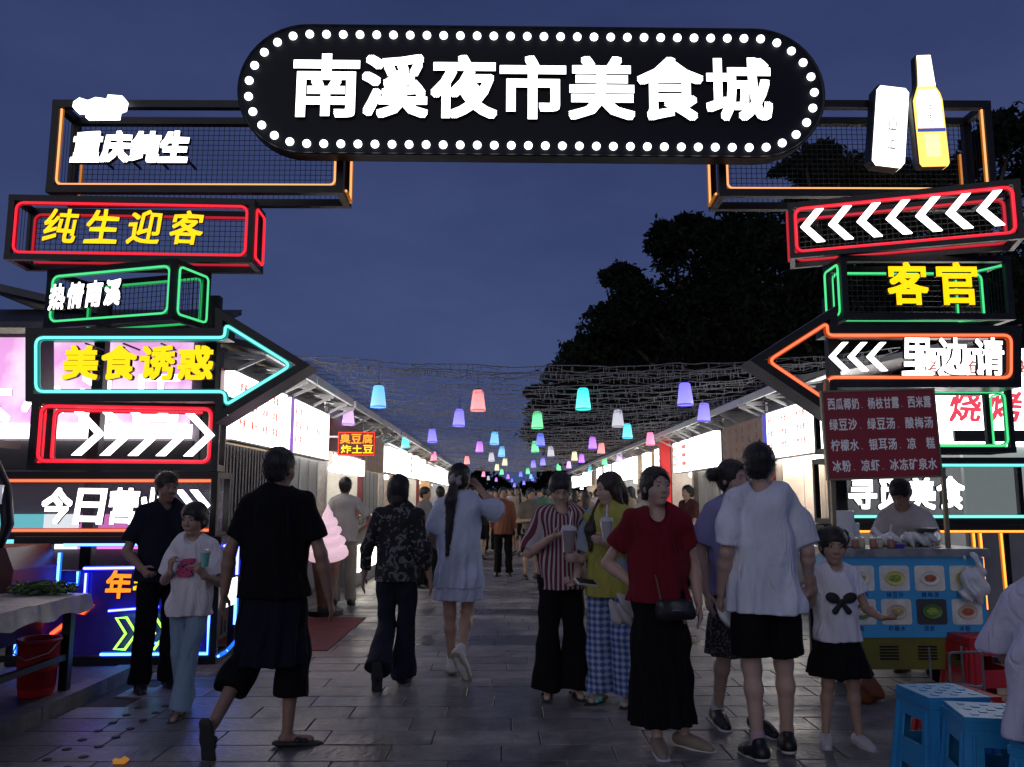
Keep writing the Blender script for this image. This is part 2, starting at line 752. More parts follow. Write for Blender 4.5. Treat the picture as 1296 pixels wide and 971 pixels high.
# main board, capsule shaped
YB = 7.05
a = P(297, 194, YB)
b = P(1047, 196, YB)
t = P(297, 31, YB)
bw, bh = b.x - a.x, t.z - a.z
mainb = thing('main_sign_board', 'black capsule shaped board with white bulbs and seven big white characters over the street', 'sign', a)
mainb.rotation_euler = (0, R(.35), 0)


def capsule(inset, n=22):
    r = bh / 2 - inset
    pts = []
    for k in range(n + 1):
        an = R(90 - 180 * k / n)
        pts.append((bw - bh / 2 + r * math.cos(an), bh / 2 + r * math.sin(an)))
    for k in range(n + 1):
        an = R(270 - 180 * k / n)
        pts.append((bh / 2 + r * math.cos(an), bh / 2 + r * math.sin(an)))
    return pts


MB().prism(capsule(0)[::-1], 0, .16).build('board', PANELB, mainb)
rim = MB()
pp = capsule(.004)
rim.tube([(x, -.002, z) for x, z in pp], .012, 6, closed=True)
rim.build('rim', BLACK, mainb)
pts = capsule(.093, 40)
L = [0]
for i in range(len(pts)):
    p, q = Vector(pts[i]), Vector(pts[(i + 1) % len(pts)])
    L.append(L[-1] + (q - p).length)
nb = round(L[-1] / .151)
me = None
for k in range(nb):
    s_ = (k + .35) * L[-1] / nb
    i = max(j for j in range(len(pts)) if L[j] <= s_)
    f_ = (s_ - L[i]) / max(1e-6, L[i + 1] - L[i])
    p = Vector(pts[i]).lerp(Vector(pts[(i + 1) % len(pts)]), f_)
    if me is None:
        o = MB()
        o.lathe([(.037, .0), (.037, .012), (.030, .026), (.014, .034)], 12)
        o.v = [(v[0], -v[2], v[1]) for v in o.v]
        o = o.build('bulb', DOT_E, mainb, smooth=True)
        me = o.data
    else:
        o = link('bulb', me, mainb)
    o.location = (p.x, -.002, p.y)
sx = bw / 750
text_row('南溪夜市美食城', 69 * sx, 683 * sx, bh * .515, .605, -.012, mainb, WHITE_E, .02, .029, wf=.965)

# top left box
o, w, h = sign_base('sign_frame', 'wide dark wire box edged in amber neon with white emblem, top of the left stack', 57, 126, 434, 243, 7.3, 7.3, .4, GL)
box_frame(o, w, h, .42, .07)
TL = o


def neon(o, pts, m, r=.011):
    t_ = MB().tube(pts, r, 6).build('neon_tube', m, o, smooth=True)
    MB().tube([(p[0], p[1] + .018, p[2]) for p in pts], r * 1.6, 6).build('halo_casing', casing(m), t_, smooth=True)


def open_loop(o, w, h, bar, y, m, top_l=.0, r=.011, gap=.012):
    g = bar + gap
    full = rrect(g, g, w - g, h - g, .05, y)
    # from upper left down, along the bottom, up the right: leave out the top
    n = len(full) // 4
    pts = full[n:][0:3 * n]
    left = full[2 * n - 1:3 * n]
    p = [(g, y, h - g - top_l)] + full[2 * n:4 * n] + [(w - g, y, h - g - top_l)]
    neon(o, p, m, r)


open_loop(o, w, h, .07, .02, AMB_E)
neon(o, [(w + .006, .10, .06), (w + .006, .33, .03), (w + .006, .33, h - .1)], AMB_E)
neon(o, [(.12, .36, .07), (.12, .36, h * .75)], mat('amber_dim', (.5, .2, .05), em=(1, .35, .08), es=.5))
# emblem (cloud shaped white blob) and four swollen white characters
em = MB()
ex, ez = .28, h - .10
bl = [(0, .03), (.05, .07), (.13, .045), (.20, .075), (.30, .06), (.31, .10), (.44, .09), (.47, .05), (.46, -.03), (.41, -.05), (.405, -.115), (.12, -.12), (.12, -.06), (.03, -.06), (-.005, -.02)]
em.prism([(ex + x - .03, ez + z) for x, z in bl[::-1]], -.10, -.03)
em.build('emblem', WHITE_E, o)
for i, ch in enumerate('重庆纯生'):
    q = MB()
    put_glyph(q, ch, .405 + .265 * i, h * .44, .27, .30, -.05, .05, .055, .12, .01)
    q.build('character', (WHITE_E, BLACK), o)
    MB().bar((.405 + .265 * i, -.03, h * .44), (.405 + .265 * i, .41, h * .44), .018).build('bracket', BLACK, o)

# 2 red box
o, w, h = sign_base('sign_frame', 'red neon wire box with four slanted yellow characters, second in the left stack', 4, 246, 334, 328, 7.15, 7.25, .4, GL)
o.scale = (1, 1, 1)
w = w * .955
RED_D = mat('red_neon_dim', (.3, .02, .03), em=(1, .03, .06), es=.5)
box_frame(o, w, h, .40, .055, RED_E, RED_D, None, RED_E, .012)
for i, ch in enumerate('纯生迎客'):
    q = MB()
    put_glyph(q, ch, .50 + .365 * i, h * .50, .29, .31, -.02, .03, .018, .14, .012)
    q.build('character', (YEL_E, BLACK), o)

# 3 green corner box: corner points at the street
o, w, h = sign_base('sign_frame', 'green neon box with its corner towards the street and small white characters', 54, 342, 217, 416, 7.35, 6.95, .45, GL)
box_frame(o, w, h, .50, .05, GRN_E, mat('green_dim', (.02, .2, .06), em=(.05, 1, .25), es=.5), None, GRN_E, .010)
for i, ch in enumerate('热情南溪'):
    q = MB()
    put_glyph(q, ch, .18 + .20 * i, h * .50, .175, .235, -.012, .03, .035, .12, .01)
    q.build('character', (WHITE_E, BLACK), o)


def arrow_sign(name, label, pxs, Y, depth, neonm, group, grey_lip=True):
    pts = [P(x, y, Y) for x, y in pxs]
    org = pts[0].copy()
    o = thing(name, label, 'neon sign', org, 0, group)
    pol = [(p.x - org.x, p.z - org.z) for p in pts]
    # band following the outline: outer polygon, inner polygon
    P3 = [Vector((x, 0, z)) for x, z in pol]

    def inset(q, d):
        N = len(q)
        area = sum(q[i].x * q[(i + 1) % N].z - q[(i + 1) % N].x * q[i].z for i in range(N))
        sg = 1 if area > 0 else -1
        out = []
        for i in range(N):
            a, p, b = q[i - 1], q[i], q[(i + 1) % N]
            e1 = (p - a).normalized()
            e2 = (b - p).normalized()
            n1 = Vector((-e1.z, 0, e1.x)) * sg
            n2 = Vector((-e2.z, 0, e2.x)) * sg
            m = (n1 + n2)
            m = m.normalized() / max(.35, math.cos(n1.angle(n2) / 2))
            out.append(p + m * d)
        return out
    inner = inset(P3, .065)
    N = len(P3)
    f = MB()
    vs, fs = [], []
    for yy in (0, depth):
        for p in P3 + inner:
            vs.append((p.x, yy, p.z))
    for i in range(N):
        j = (i + 1) % N
        fs.append((i, j, N + j, N + i))
        fs.append((2 * N + j, 2 * N + i, 3 * N + i, 3 * N + j))
        fs.append((N + i, N + j, 3 * N + j, 3 * N + i))
    f.add(vs, fs)
    f.build('frame', BLACK, o)
    s_ = MB()
    e = .002
    op = inset(P3, -e)
    vs = [(p.x, .004, p.z) for p in op] + [(p.x, depth - .004, p.z) for p in op]
    s_.add(vs, [(i, (i + 1) % N, N + (i + 1) % N, N + i) for i in range(N)])
    s_.build('edge_plate', GREY, o)
    tb = round_poly([Vector((p.x, .012, p.z)) for p in inset(P3, .085)], .07)
    t_ = MB().tube(tb, .013, 6, closed=True).build('neon_tube', neonm, o, smooth=True)
    MB().tube([p + Vector((0, .018, 0)) for p in tb], .026, 6, closed=True).build('halo_casing', casing(neonm), t_, smooth=True)
    return o, org


o, org = arrow_sign('arrow_sign', 'arrow shaped box pointing right edged in cyan neon with four bold yellow characters',
                    [(32, 508), (32, 415), (272, 415), (272, 388), (392, 462), (272, 535), (272, 508)], 7.1, .34, CYA_E, GL)
for i, ch in enumerate('美食诱惑'):
    q = MB()
    put_glyph(q, ch, .49 + .326 * i, .325, .305, .30, -.03, .05, .034, 0)
    q.build('character', (YEL_E, BLACK), o)
    MB().bar((.49 + .326 * i, -.02, .5), (.49 + .326 * i, .3, .5), .014).build('bracket', BLACK, o)

# 5 red chevron box
o, w, h = sign_base('sign_frame', 'red neon box with five white chevrons pointing right, under the arrow on the left', 33, 502, 275, 595, 7.05, 7.3, .4, GL)
box_frame(o, w, h, .4, .06, RED_E, RED_E, RED_E, None, .014, mesh=False)
for i in range(5):
    q = MB()
    chevron(q, w * (75 + 35.5 * i) / 242, h * .50, .25, .37, .075, -.0, .03)
    q.build('chevron', WHITE_E, o)

# 6 today-open box
o, w, h = sign_base('sign_frame', 'long box with orange red neon edges and white brush characters ending in a double chevron', -60, 597, 272, 683, 7.05, 7.1, .4, GL)
box_frame(o, w, h, .4, .055, None, None, None, None, mesh=False)
neon(o, [(.06, .0, h - .075), (w - .06, .0, h - .075)], ORA_E, .012)
neon(o, [(.06, .0, .075), (w - .06, .0, .075)], ORA_E, .012)
MB().box((.05, .34, .05), (w - .05, .346, h - .05)).build('smoked_panel', mat('smoked_acrylic', (.25, .24, .28), .15, alpha=.30), o)
for i, (ch, cx) in enumerate(zip('今日营业', (72, 114, 156, 196))):
    q = MB()
    put_glyph(q, ch, (cx + 60) / 332 * w, h * .49, .25, .30, -.02, .03, .035, .10, .012)
    q.build('character', (WHITE_E, BLACK), o)
for k in (232, 251):
    q = MB()
    chevron(q, (k + 60) / 332 * w, h * .50, .17, .26, .06, -.0, .03)
    q.build('chevron', WHITE_E, o)

# 7 blue bottom box
o, w, h = sign_base('sign_frame', 'large blue neon box at ground level with yellow characters and green chevron outlines', 4, 688, 272, 852, 6.95, 7.0, .5, GL)
NAVY = mat('navy_panel', (.03, .02, .16), .3, var=.3, vscale=5, em=(.10, .04, .9), es=.03)  # faint violet emission paints the neon glow onto the dark panel
o.location.z = max(.09, o.location.z)
box_frame(o, w, h, .55, .06, None, None, None, None, mesh=False)
MB().box((.06, .10, .06), (w - .06, .12, h - .28)).build('back_panel', NAVY, o)
for pts_, m in (([(w * .24, 0, h - .065), (w - .07, 0, h - .065)], BLW_E), ([(w * .52 - .5, -.0, h - .13), (w * .52 - .5, 0, h - .42)], BLW_E),
                ([(.075, -.0, .30), (.075, 0, .075), (.42, 0, .075)], BLW_E), ([(w * .45, 0, .085), (w - .07, 0, .085), (w - .07, 0, .42)], BLW_E),
                ([(w * .33, .05, h - .26), (w - .08, .05, h - .25)], BLU_E), ([(w - .08, .05, h - .27), (w - .08, .05, h - .60)], BLU_E)):
    neon(o, pts_, m, .011)
for pts_, m in (([(w * .34, .06, h * .50), (w * .34, .06, h - .30)], BLU_E), ([(w * .10, .06, h * .62), (w * .30, .06, h * .62), (w * .30, .06, h * .72)], BLW_E),
                ([(w * .72, .06, h * .50), (w * .93, .06, h * .54)], RED_E), ([(w * .60, .06, .13), (w * .66, .06, .13), (w * .66, .06, .16), (w * .74, .06, .16)], BLW_E),
                ([(w * .80, .06, .13), (w * .90, .06, .13)], BLU_E), ([(w * .46, .06, h * .41), (w * .70, .06, h * .44)], BLU_E)):
    neon(o, pts_, m, .009)
for p0, p1 in (((.02, .06), (.20, .06)), ((.24, .06), (.48, .10))):
    neon(o, [(w + .012, p0[0], p0[1]), (w + .012, p1[0], p1[1])], BLW_E, .010)
neon(o, [(w + .012, .06, h - .08), (w + .012, .45, h - .08), (w + .012, .45, h - .35)], BLU_E, .012)
neon(o, [(w + .012, .45, .5), (w + .012, .45, .25)], BLW_E, .012)
sg = MB()
sg.box((w + .008, .09, h * .42), (w + .018, .46, h * .64))
sg.build('side_light_panel', emis('side_panel', (.92, .96, 1), 2.0), o)
for i, ch in enumerate('年轻'):
    q = MB()
    put_glyph(q, ch, w * .50 + .225 * i, .63 + .03 * i, .21, .23, .09, .02, .03, .1, .01)
    q.build('character', (YEL2_E if i == 0 else YEL_E, BLACK), o)
for i in range(3):
    q = MB()
    cx, cz = w * .56 + .235 * i, h * .24
    W_, H_, T_ = .17, .25, .085
    x0, x1 = cx - W_ / 2, cx + W_ / 2
    pp = [(x0, cz + H_ / 2), (x0 + T_, cz + H_ / 2), (x1, cz), (x0 + T_, cz - H_ / 2), (x0, cz - H_ / 2), (x1 - T_, cz)]
    q.tube([(a_, .02, b_) for a_, b_ in pp], .011, 6, closed=True)
    q.build('chevron', LIME_E, o, smooth=True)
# orange scrawl of neon strokes under the table
for st in (((.22, .38), (.16, .24), (.30, .20)), ((.34, .32), (.44, .42)), ((.50, .58), (.60, .55), (.66, .62), (.58, .68)), ((.30, .62), (.31, .63)), ((.36, .66), (.38, .69)), ((.24, .58), (.25, .59))):
    neon(o, [(x * .95 + .02, .02, (z - .16) * .75 + .12) for x, z in st], mat('scrawl_neon', (.5, .1, .03), em=(1, .10, .03), es=2.4), .016)

# posts that carry the left stack
post = thing('arch_post', 'pair of black steel posts carrying the left stack of sign boxes', 'post', (0, 7.62, 0))
for x in (-3.75, -2.72):
    MB().box((x - .05, -.05, .086), (x + .05, .05, 3.3)).build('post', BLACK, post)

# ---- right stack
o, w, h = sign_base('sign_frame', 'wide amber edged wire box that carries the lit can and bottle', 911, 126, 1264, 248, 7.3, 7.3, .4, GR)
box_frame(o, w, h, .42, .07)
open_loop(o, w, h, .07, .02, AMB_E, .0)
neon(o, [(-.006, .33, h - .25), (-.006, .33, .03), (-.006, .10, .06)], AMB_E)
neon(o, [(w - .12, .36, .07), (w - .12, .36, h * .6)], mat('amber_dim'))
RBOX = (o, w, h)
# lit can and bottle (flat light boxes)
c = P(1127, 160, 7.12)
can = thing('lit_can', 'tilted white light box in the shape of a drinks can above the right stack', 'light box', c)
can.rotation_euler = (0, R(7), 0)
cp = [(-.145, .34), (-.115, .385), (.115, .385), (.15, .345), (.15, -.33), (.115, -.385), (-.11, -.385), (-.145, -.34)]
MB().prism(cp[::-1], 0, .09).build('face', emis('can_light', (1, .99, .95), 2.6), can)
MB().prism([(x * 1.05 - .015, z * 1.02) for x, z in cp[::-1]], .006, .12).build('casing', BLACK, can)
for i, ch in enumerate('山上'):
    q = MB()
    put_glyph(q, ch, .02, .02 - .17 * i, .07, .13, -.002, .003, .0)
    q.build('character', (mat('blue_print', (.08, .12, .4), .6), BLACK), can)
MB().box((-.13, -.003, -.285), (.135, 0, -.278)).build('band', mat('grey_print', (.45, .45, .5), .6), can)
c = P(1176, 140, 7.10)
bot = thing('lit_bottle', 'yellow light box in the shape of a beer bottle beside the lit can', 'light box', c)
bot.rotation_euler = (0, R(-1.5), 0)
bp_ = [(-.063, .535), (.058, .54), (.072, .30), (.075, .24), (.115, .17), (.132, .10), (.138, -.50), (.12, -.53), (-.11, -.53), (-.13, -.50), (-.135, .10), (-.105, .18), (-.078, .25), (-.072, .33)]
m = mat('bottle_light', (.6, .4, .1), .4, em=(1, .60, .12), es=1.7, var=.3, vscale=3)
m2 = emis('bottle_white', (1, 1, .85), 2.6)
body = MB().prism(bp_, 0, .09).build('face', m, bot)
MB().prism([(-.066, .53), (.056, .53), (.07, .30), (.076, .235), (-.078, .235), (-.072, .32)], -.012, -.002).build('neck_label', m2, bot)
MB().prism([(-.08, .20), (.075, .20), (.105, .11), (.112, -.16), (-.112, -.16), (-.110, .11)][::1], -.012, -.002).build('label', m2, bot)
MB().prism([(-.07, -.23), (.07, -.23), (.06, -.44), (-.06, -.44)], -.010, -.002).build('highlight', emis('bottle_glow', (1, .80, .35), 1.5), bot)
for j, ch in enumerate('纯生'):
    q = MB()
    put_glyph(q, ch, .0, .02 - .09 * j, .055, .07, -.0125, .003, .0)
    q.build('character', (mat('blue_print'), BLACK), bot)
MB().box((-.126, -.015, -.205), (.124, -.003, -.175)).build('band', mat('blue_band', (.05, .1, .5), em=(.1, .18, .8), es=.5), bot)
MB().prism([(x * 1.03 - .012, z * 1.005) for x, z in bp_], .008, .09).build('casing', BLACK, bot)

o, w, h = sign_base('sign_frame', 'slanting red neon box with seven white chevrons pointing left on the right stack', 1000, 257, 1300, 327, 7.2, 6.6, .4, GR)
box_frame(o, w, h, .38, .045, RED_E, RED_D, RED_D, None, .012, mesh=True)
for i in range(7):
    q = MB()
    chevron(q, .20 + (w - .42) * i / 6.1, h * .53, .20, .30, .07, .0, .03, -1)
    q.build('chevron', WHITE_E, o)

o, w, h = sign_base('sign_frame', 'dark box with two bold yellow characters and green neon sides on the right stack', 1068, 323, 1286, 404, 7.1, 7.1, .4, GR)
box_frame(o, w, h, .42, .055, None, GRN_E, GRN_E, None, .010)
neon(o, [(w * .98, .05, .03), (w * .80, .36, .06), (w * .80, .36, h - .09), (w * .985, .05, h - .07)], GRN_E, .010)
for i, ch in enumerate('客官'):
    q = MB()
    put_glyph(q, ch, w * .365 + .435 * i, h * .53, .36, .385, -.02, .04, .026)
    q.build('character', (YEL_E, BLACK), o)

o, org = arrow_sign('arrow_sign', 'arrow shaped box pointing left edged in orange red neon with white chevrons and characters',
                    [(1293, 490), (1293, 412), (1060, 412), (1060, 386), (950, 456), (1060, 530), (1060, 490)][::-1], 7.1, .34, ORA_E, GR)
c0 = P(1060, 490, 7.1)
ox = c0.x - org.x
oz = c0.z - org.z
for i in range(3):
    q = MB()
    chevron(q, ox + .02 + .165 * i, oz + .265, .17, .25, .05, -.0, .03, -1)
    q.build('chevron', WHITE_E, o)
for i, ch in enumerate('里边请'):
    q = MB()
    put_glyph(q, ch, ox + .68 + .31 * i, oz + .26, .27, .33, -.02, .04, .018, .06, .008)
    q.build('character', (WHITE_E, BLACK), o)

o, w, h = sign_base('sign_frame', 'green neon box just under the left pointing arrow on the right stack', 1052, 487, 1287, 573, 7.45, 7.45, .4, GR)
box_frame(o, w, h, .4, .05, GRN_E, None, None, GRN_E, .011, mesh=False)
o, w, h = sign_base('sign_frame', 'cyan edged box with white food characters behind the dark red menu board', 1052, 579, 1330, 664, 7.45, 7.45, .4, GR)
box_frame(o, w, h, .4, .05, None, None, None, None, mesh=False)
neon(o, [(.06, .0, h - .07), (w - .06, .0, h - .07)], CYA_E, .012)
neon(o, [(.06, .0, .07), (w - .06, .0, .07)], CYA_E, .012)
MB().box((.05, .34, .05), (w - .05, .346, h - .05)).build('smoked_panel', mat('smoked_acrylic'), o)
for i, ch in enumerate('寻觅美食'):
    q = MB()
    put_glyph(q, ch, .27 + .262 * i, h * .47, .25, .29, -.02, .04, .03, .05, .01)
    q.build('character', (WHITE_E, BLACK), o)
o, w, h = sign_base('sign_frame', 'open floor level box edged in orange neon at the foot of the right stack', 1052, 662, 1330, 846, 7.45, 7.45, .5, GR)
o.location.z = .005
h = P(1052, 664, 7.45).z - .01
box_frame(o, w, h, .5, .05, None, None, None, None, mesh=False)
NE = emis('orange_neon', (1, .30, .04), 2.6)
neon(o, [(.06, .0, h - .055), (w - .06, .0, h - .055)], NE, .010)
for px in (1248, 1257, 1284):
    x = (px - 1052) / 278 * w
    neon(o, [(x, .04, h - .07), (x + .01, .04, .45)], NE, .010)
post = thing('arch_post', 'pair of black steel posts behind the right stack of sign boxes', 'post', (0, 7.62, 0))
for x in (3.05, 5.0):
    MB().box((x - .05, -.05, -.01), (x + .05, .05, 3.3)).build('post', BLACK, post)

# ------------------------------------------------------------------ stalls
ROOFM = mat('roof_sheet', (.07, .07, .08), .55, .3, bump=.3, bscale=6, var=.3)
WALLM = mat('stall_wall', (.30, .30, .31), .55, var=.18, vscale=2, bump=.1)
SHUT = mat('shutter', (.10, .10, .11), .45, .4, var=.2, vscale=3)
WHITEP = mat('white_paint', (.72, .72, .70), .5, var=.08)
DRED = mat('dark_red_paint', (.16, .02, .02), .5, var=.2)
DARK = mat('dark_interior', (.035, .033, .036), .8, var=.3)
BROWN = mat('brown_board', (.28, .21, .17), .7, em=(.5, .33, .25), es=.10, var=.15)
LAMP_E = emis('lamp_white', (1, .97, .92), 7.0)
LAMPW_E = emis('lamp_warm', (1, .78, .5), 9.0)
PAN = [emis('panel_white', (1, .99, .97), 4.2), emis('panel_warm', (1, .93, .80), 4.2), emis('panel_cool', (.93, .96, 1), 4.0)]
PRED, PBLUE, PPUR = mat('print_red', (.55, .12, .08), .6, em=(.9, .25, .2), es=.6), mat('print_blue', (.06, .06, .5), .6, em=(.12, .12, .75), es=.6), mat('print_purple', (.3, .12, .5), .6, em=(.35, .18, .7), es=.7)
POSTER = pattern('poster_mix', 'blotch', (.8, .6, .2), (.2, .6, .8), 5, (.85, .2, .55))
PIC = [mat('food_print_%d' % i, a_, .5, var=.2, vscale=9) for i, (a_, b_, c_) in enumerate((
    ((.72, .74, .68), (.35, .38, .10), (.55, .12, .05)), ((.70, .72, .70), (.12, .22, .04), (.5, .42, .06)), ((.75, .72, .65), (.4, .16, .04), (.2, .04, .02))))]


def corrugated(mb, x0, x1, y, z0, z1, n, d=.02, axis='x'):
    for i in range(n):
        a_ = x0 + (x1 - x0) * i / n
        b_ = x0 + (x1 - x0) * (i + .6) / n
        if axis == 'x':
            mb.box((a_, y - d, z0), (b_, y, z1))
        else:
            mb.box((y - d, a_, z0), (y, b_, z1))


MENU_L = ['铁板鱿鱼 烤面筋 炸鸡柳', '奶茶 果汁 冰粉 凉糕', '臭豆腐 狼牙土豆 烤肠', '炒面 炒饭 炒河粉', '烤冷面 手抓饼 煎饺', '牛肉串 羊肉串 烤鱼']


def stall(side, y0, y1, idx, label, sign='white', body='open', near=False, lamp=True, group=None, counter=True, accent=None):
    X = -2.92 if side < 0 else 4.2
    s = side
    L_ = y1 - y0
    o = thing('market_stall', label, 'stall', (X, y0, 0), 0, group)
    D = 2.6

    def bx(name, xa, ya, za, xb, yb, zb, m, **k):
        a_, b_ = sorted((s * xa, s * xb))
        return MB().box((a_, ya, za), (b_, yb, zb)).build(name, m, o, **k)
    # x here is measured outwards from the stall front, away from the street
    q = MB()
    e = (-.42, 2.93), (D, 3.62)
    vs = []
    for yy in (-.02, L_ - .03):
        vs += [(s * e[0][0], yy, e[0][1]), (s * e[1][0], yy, e[1][1]), (s * e[1][0], yy, e[1][1] + .08), (s * e[0][0], yy, e[0][1] + .07)]
    q.add(vs, [(0, 1, 2, 3), (7, 6, 5, 4), (0, 4, 5, 1), (1, 5, 6, 2), (2, 6, 7, 3), (3, 7, 4, 0)])
    q.build('roof', ROOFM, o)
    bx('eave_trim', -.46, -.02, 2.90, -.42, L_ - .03, 3.01, WHITEP if near else GREY)
    bx('fascia', 0, .01, 2.76, .05, L_ - .05, 2.98, mat('fascia_grey', (.20, .20, .22), .5, var=.2))
    bx('back_wall', D - .05, .06, 0, D, L_ - .06, 3.4, mat('inner_wall_%d' % (idx % 3), ((.72, .72, .72), (.72, .68, .60), (.68, .50, .32))[idx % 3], .5, var=.12))
    bx('side_wall', .06, .0, 0, D, .05, 2.9, WALLM if idx % 3 == 0 else mat('inner_wall_%d' % (idx % 3)))
    bx('floor', 0, .06, 0, D - .06, L_ - .06, .03, mat('stall_floor', (.12, .12, .12), .5))
    # white triangular eave brackets
    for yy in (.12, L_ * .5, L_ - .25):
        q = MB()
        q.bar((s * -.40, yy, 2.90), (s * .0, yy, 2.72), .035)
        q.bar((s * -.40, yy, 2.90), (s * .0, yy, 2.955), .03)
        q.bar((s * -.40, yy - .0, 2.885), (s * .0, yy, 2.885), .025)
        q.build('eave_bracket', WHITEP, o, kind='stuff')
    # light sign
    if sign in ('white', 'warm', 'double'):
        parts = [(.06, L_ - .10)]
        if sign == 'double':
            parts = [(.06, L_ * .46), (L_ * .50, L_ - .35)]
        elif L_ > 3.5 or idx > 5:
            nn = max(2, int(L_ / 2.1))
            parts = [(.10 + (L_ - .3) * k / nn, (L_ - .3) * (k + random.uniform(.45, .82)) / nn) for k in range(nn)]
        for (a_, b_) in parts:
            pm = PAN[1] if sign == 'warm' else random.choice((PAN[0], PAN[0], PAN[2]))
            pj = 0 if (sign != 'double' and L_ < 3.5) else random.uniform(-.05, .12)
            if L_ > 3.5 and random.random() < .3:
                pm = (BROWN, PAN[1], mat('orange_panel', (.5, .2, .05), .6, em=(1, .42, .10), es=.7))[random.randrange(3)]
            p = bx('sign_panel', -.10, a_, 2.03 + pj * .4, 0, b_, 2.74 - max(0, pj), pm)
            fr = MB()
            for (u0, v0, u1, v1) in ((a_ - .02, 2.01, b_ + .02, 2.03), (a_ - .02, 2.74, b_ + .02, 2.76)):
                xx = sorted((s * -.11, s * .0))
                fr.box((xx[0], u0, v0), (xx[1], u1, v1))
            fr.build('sign_edge', GREY, o)
            if L_ * 0 + y0 < 30:
                tm = MB()
                nl = 3
                W_ = b_ - a_
                txt = MENU_L[idx % len(MENU_L)]
                cols = txt.split(' ')
                for ci, wd in enumerate(cols[:4]):
                    for r_ in range(nl):
                        for j, ch in enumerate(wd[:4]):
                            u = a_ + W_ * (.12 + .8 * ci / len(cols)) + j * .125
                            if u > b_ - .1:
                                continue
                            q2 = MB()
                            put_glyph(q2, ch, 0, 0, .10, .10, 0, .001, .05)
                            zz = 2.60 - .19 * r_
                            if s < 0:
                                q2.v = [(s * -.1045, u + v[0], zz + v[2]) for v in q2.v]
                            else:
                                q2.v = [(s * -.1045, (a_ + b_) - u - v[0], zz + v[2]) for v in q2.v]
                            tm.add(q2.v, q2.f)
                tm.build('lettering', PRED, o, kind='stuff')
            if accent:
                bx('accent_strip', -.108, a_ if s < 0 else b_ - .18, 2.03, -.02, (a_ + .16) if s < 0 else b_ + .004, 2.745, accent)
    elif sign == 'small':
        bx('sign_panel', -.10, .5, 1.86, 0, L_ - .3, 2.16, PAN[0])
        bx('fascia_board', -.06, .1, 2.2, 0, L_ - .1, 2.74, DRED)
    elif sign == 'brown':
        bx('sign_board', -.06, .05, 2.0, 0, L_ - .1, 2.74, BROWN)
        tm = MB()
        for r_ in range(4):
            for ci in range(6):
                ch = '烧烤串鱼虾鸡肉豆腐面饭汤'[(r_ * 6 + ci) % 12]
                q2 = MB()
                put_glyph(q2, ch, 0, 0, .10, .10, 0, .001, .0)
                u = .25 + (L_ - .6) * ci / 5
                zz = 2.62 - .17 * r_
                if s > 0:
                    u = L_ - u
                q2.v = [(s * -.0645, u + (v[0] if s < 0 else -v[0]), zz + v[2]) for v in q2.v]
                tm.add(q2.v, q2.f)
        tm.build('lettering', mat('print_dark_red', (.25, .05, .04), .7), o, kind='stuff')
    # front
    bx('column', .0, -.06, 0, .10, .10, 2.76, DRED if (idx % 3 == 1) else GREY)
    if body == 'shutter':
        q = MB()
        a_, b_ = sorted((s * .05, s * .07))
        q.box((a_, .12, .0), (b_, L_ - .1, 2.0))
        n = int(L_ / .12)
        for i in range(n):
            u = .12 + (L_ - .24) * i / n
            q.box((s * .05 - .012 if s > 0 else s * .05, u, .0), (s * .05 if s > 0 else s * .05 + .012, u + .05, 2.0))
        q.build('shutter', SHUT, o)
    elif body == 'glass':
        n = max(3, int(L_ / .55))
        for i in range(n):
            u0, u1 = .14 + (L_ - .28) * i / n, .14 + (L_ - .28) * (i + 1) / n - .03
            bx('glass_panel', .06, u0, .9, .075, u1, 2.0, mat('frosted_glass', (.62, .66, .64), .45, trans=.55, var=.15, vscale=3, stretch=(1, 4, .4)))
            bx('mullion', .05, u1, .0, .09, u1 + .03, 2.0, GREY)
        bx('lower_wall', .05, .12, 0, .1, L_ - .1, .9, WALLM)
    elif body == 'curtain':
        q = MB()
        n = 60
        for i in range(n):
            u0, u1 = .15 + (L_ - .4) * i / n, .15 + (L_ - .4) * (i + 1) / n
            d0, d1 = .06 + .03 * math.sin(i * .9) + .012 * math.sin(i * 2.3), .06 + .03 * math.sin((i + 1) * .9) + .012 * math.sin((i + 1) * 2.3)
            q.add([(s * d0, u0, .75), (s * d1, u1, .75), (s * (d1 - .0), u1, 2.0), (s * d0, u0, 2.0)], [(0, 1, 2, 3)])
        q.build('plastic_curtain', mat('curtain', (.55, .52, .45), .35, var=.2, vscale=2, stretch=(1, 3, .5)), o, smooth=True)
        bx('lower_wall', .05, .12, 0, .1, L_ - .1, .9, WALLM)
    else:
        # shelves and goods inside
        bx('shelf', D - .45, .15, 1.25, D - .06, L_ - .15, 1.29, WHITEP)
        bx('shelf', D - .45, .15, 1.75, D - .06, L_ - .15, 1.79, WHITEP)
        q = MB()
        for zz in (1.292, 1.792):
            u = .25
            while u < L_ - .4:
                r_, hh = random.uniform(.04, .07), random.uniform(.12, .28)
                q.lathe([(r_, 0), (r_, hh * .8), (r_ * .5, hh)], 10, (s * (D - .25 - random.uniform(0, .08)), u, zz))
                u += random.uniform(.14, .3)
        q.build('jars', pattern('goods_mix', 'blotch', (.5, .25, .08), (.2, .35, .15), 2.5, (.65, .5, .3)), o, kind='stuff')
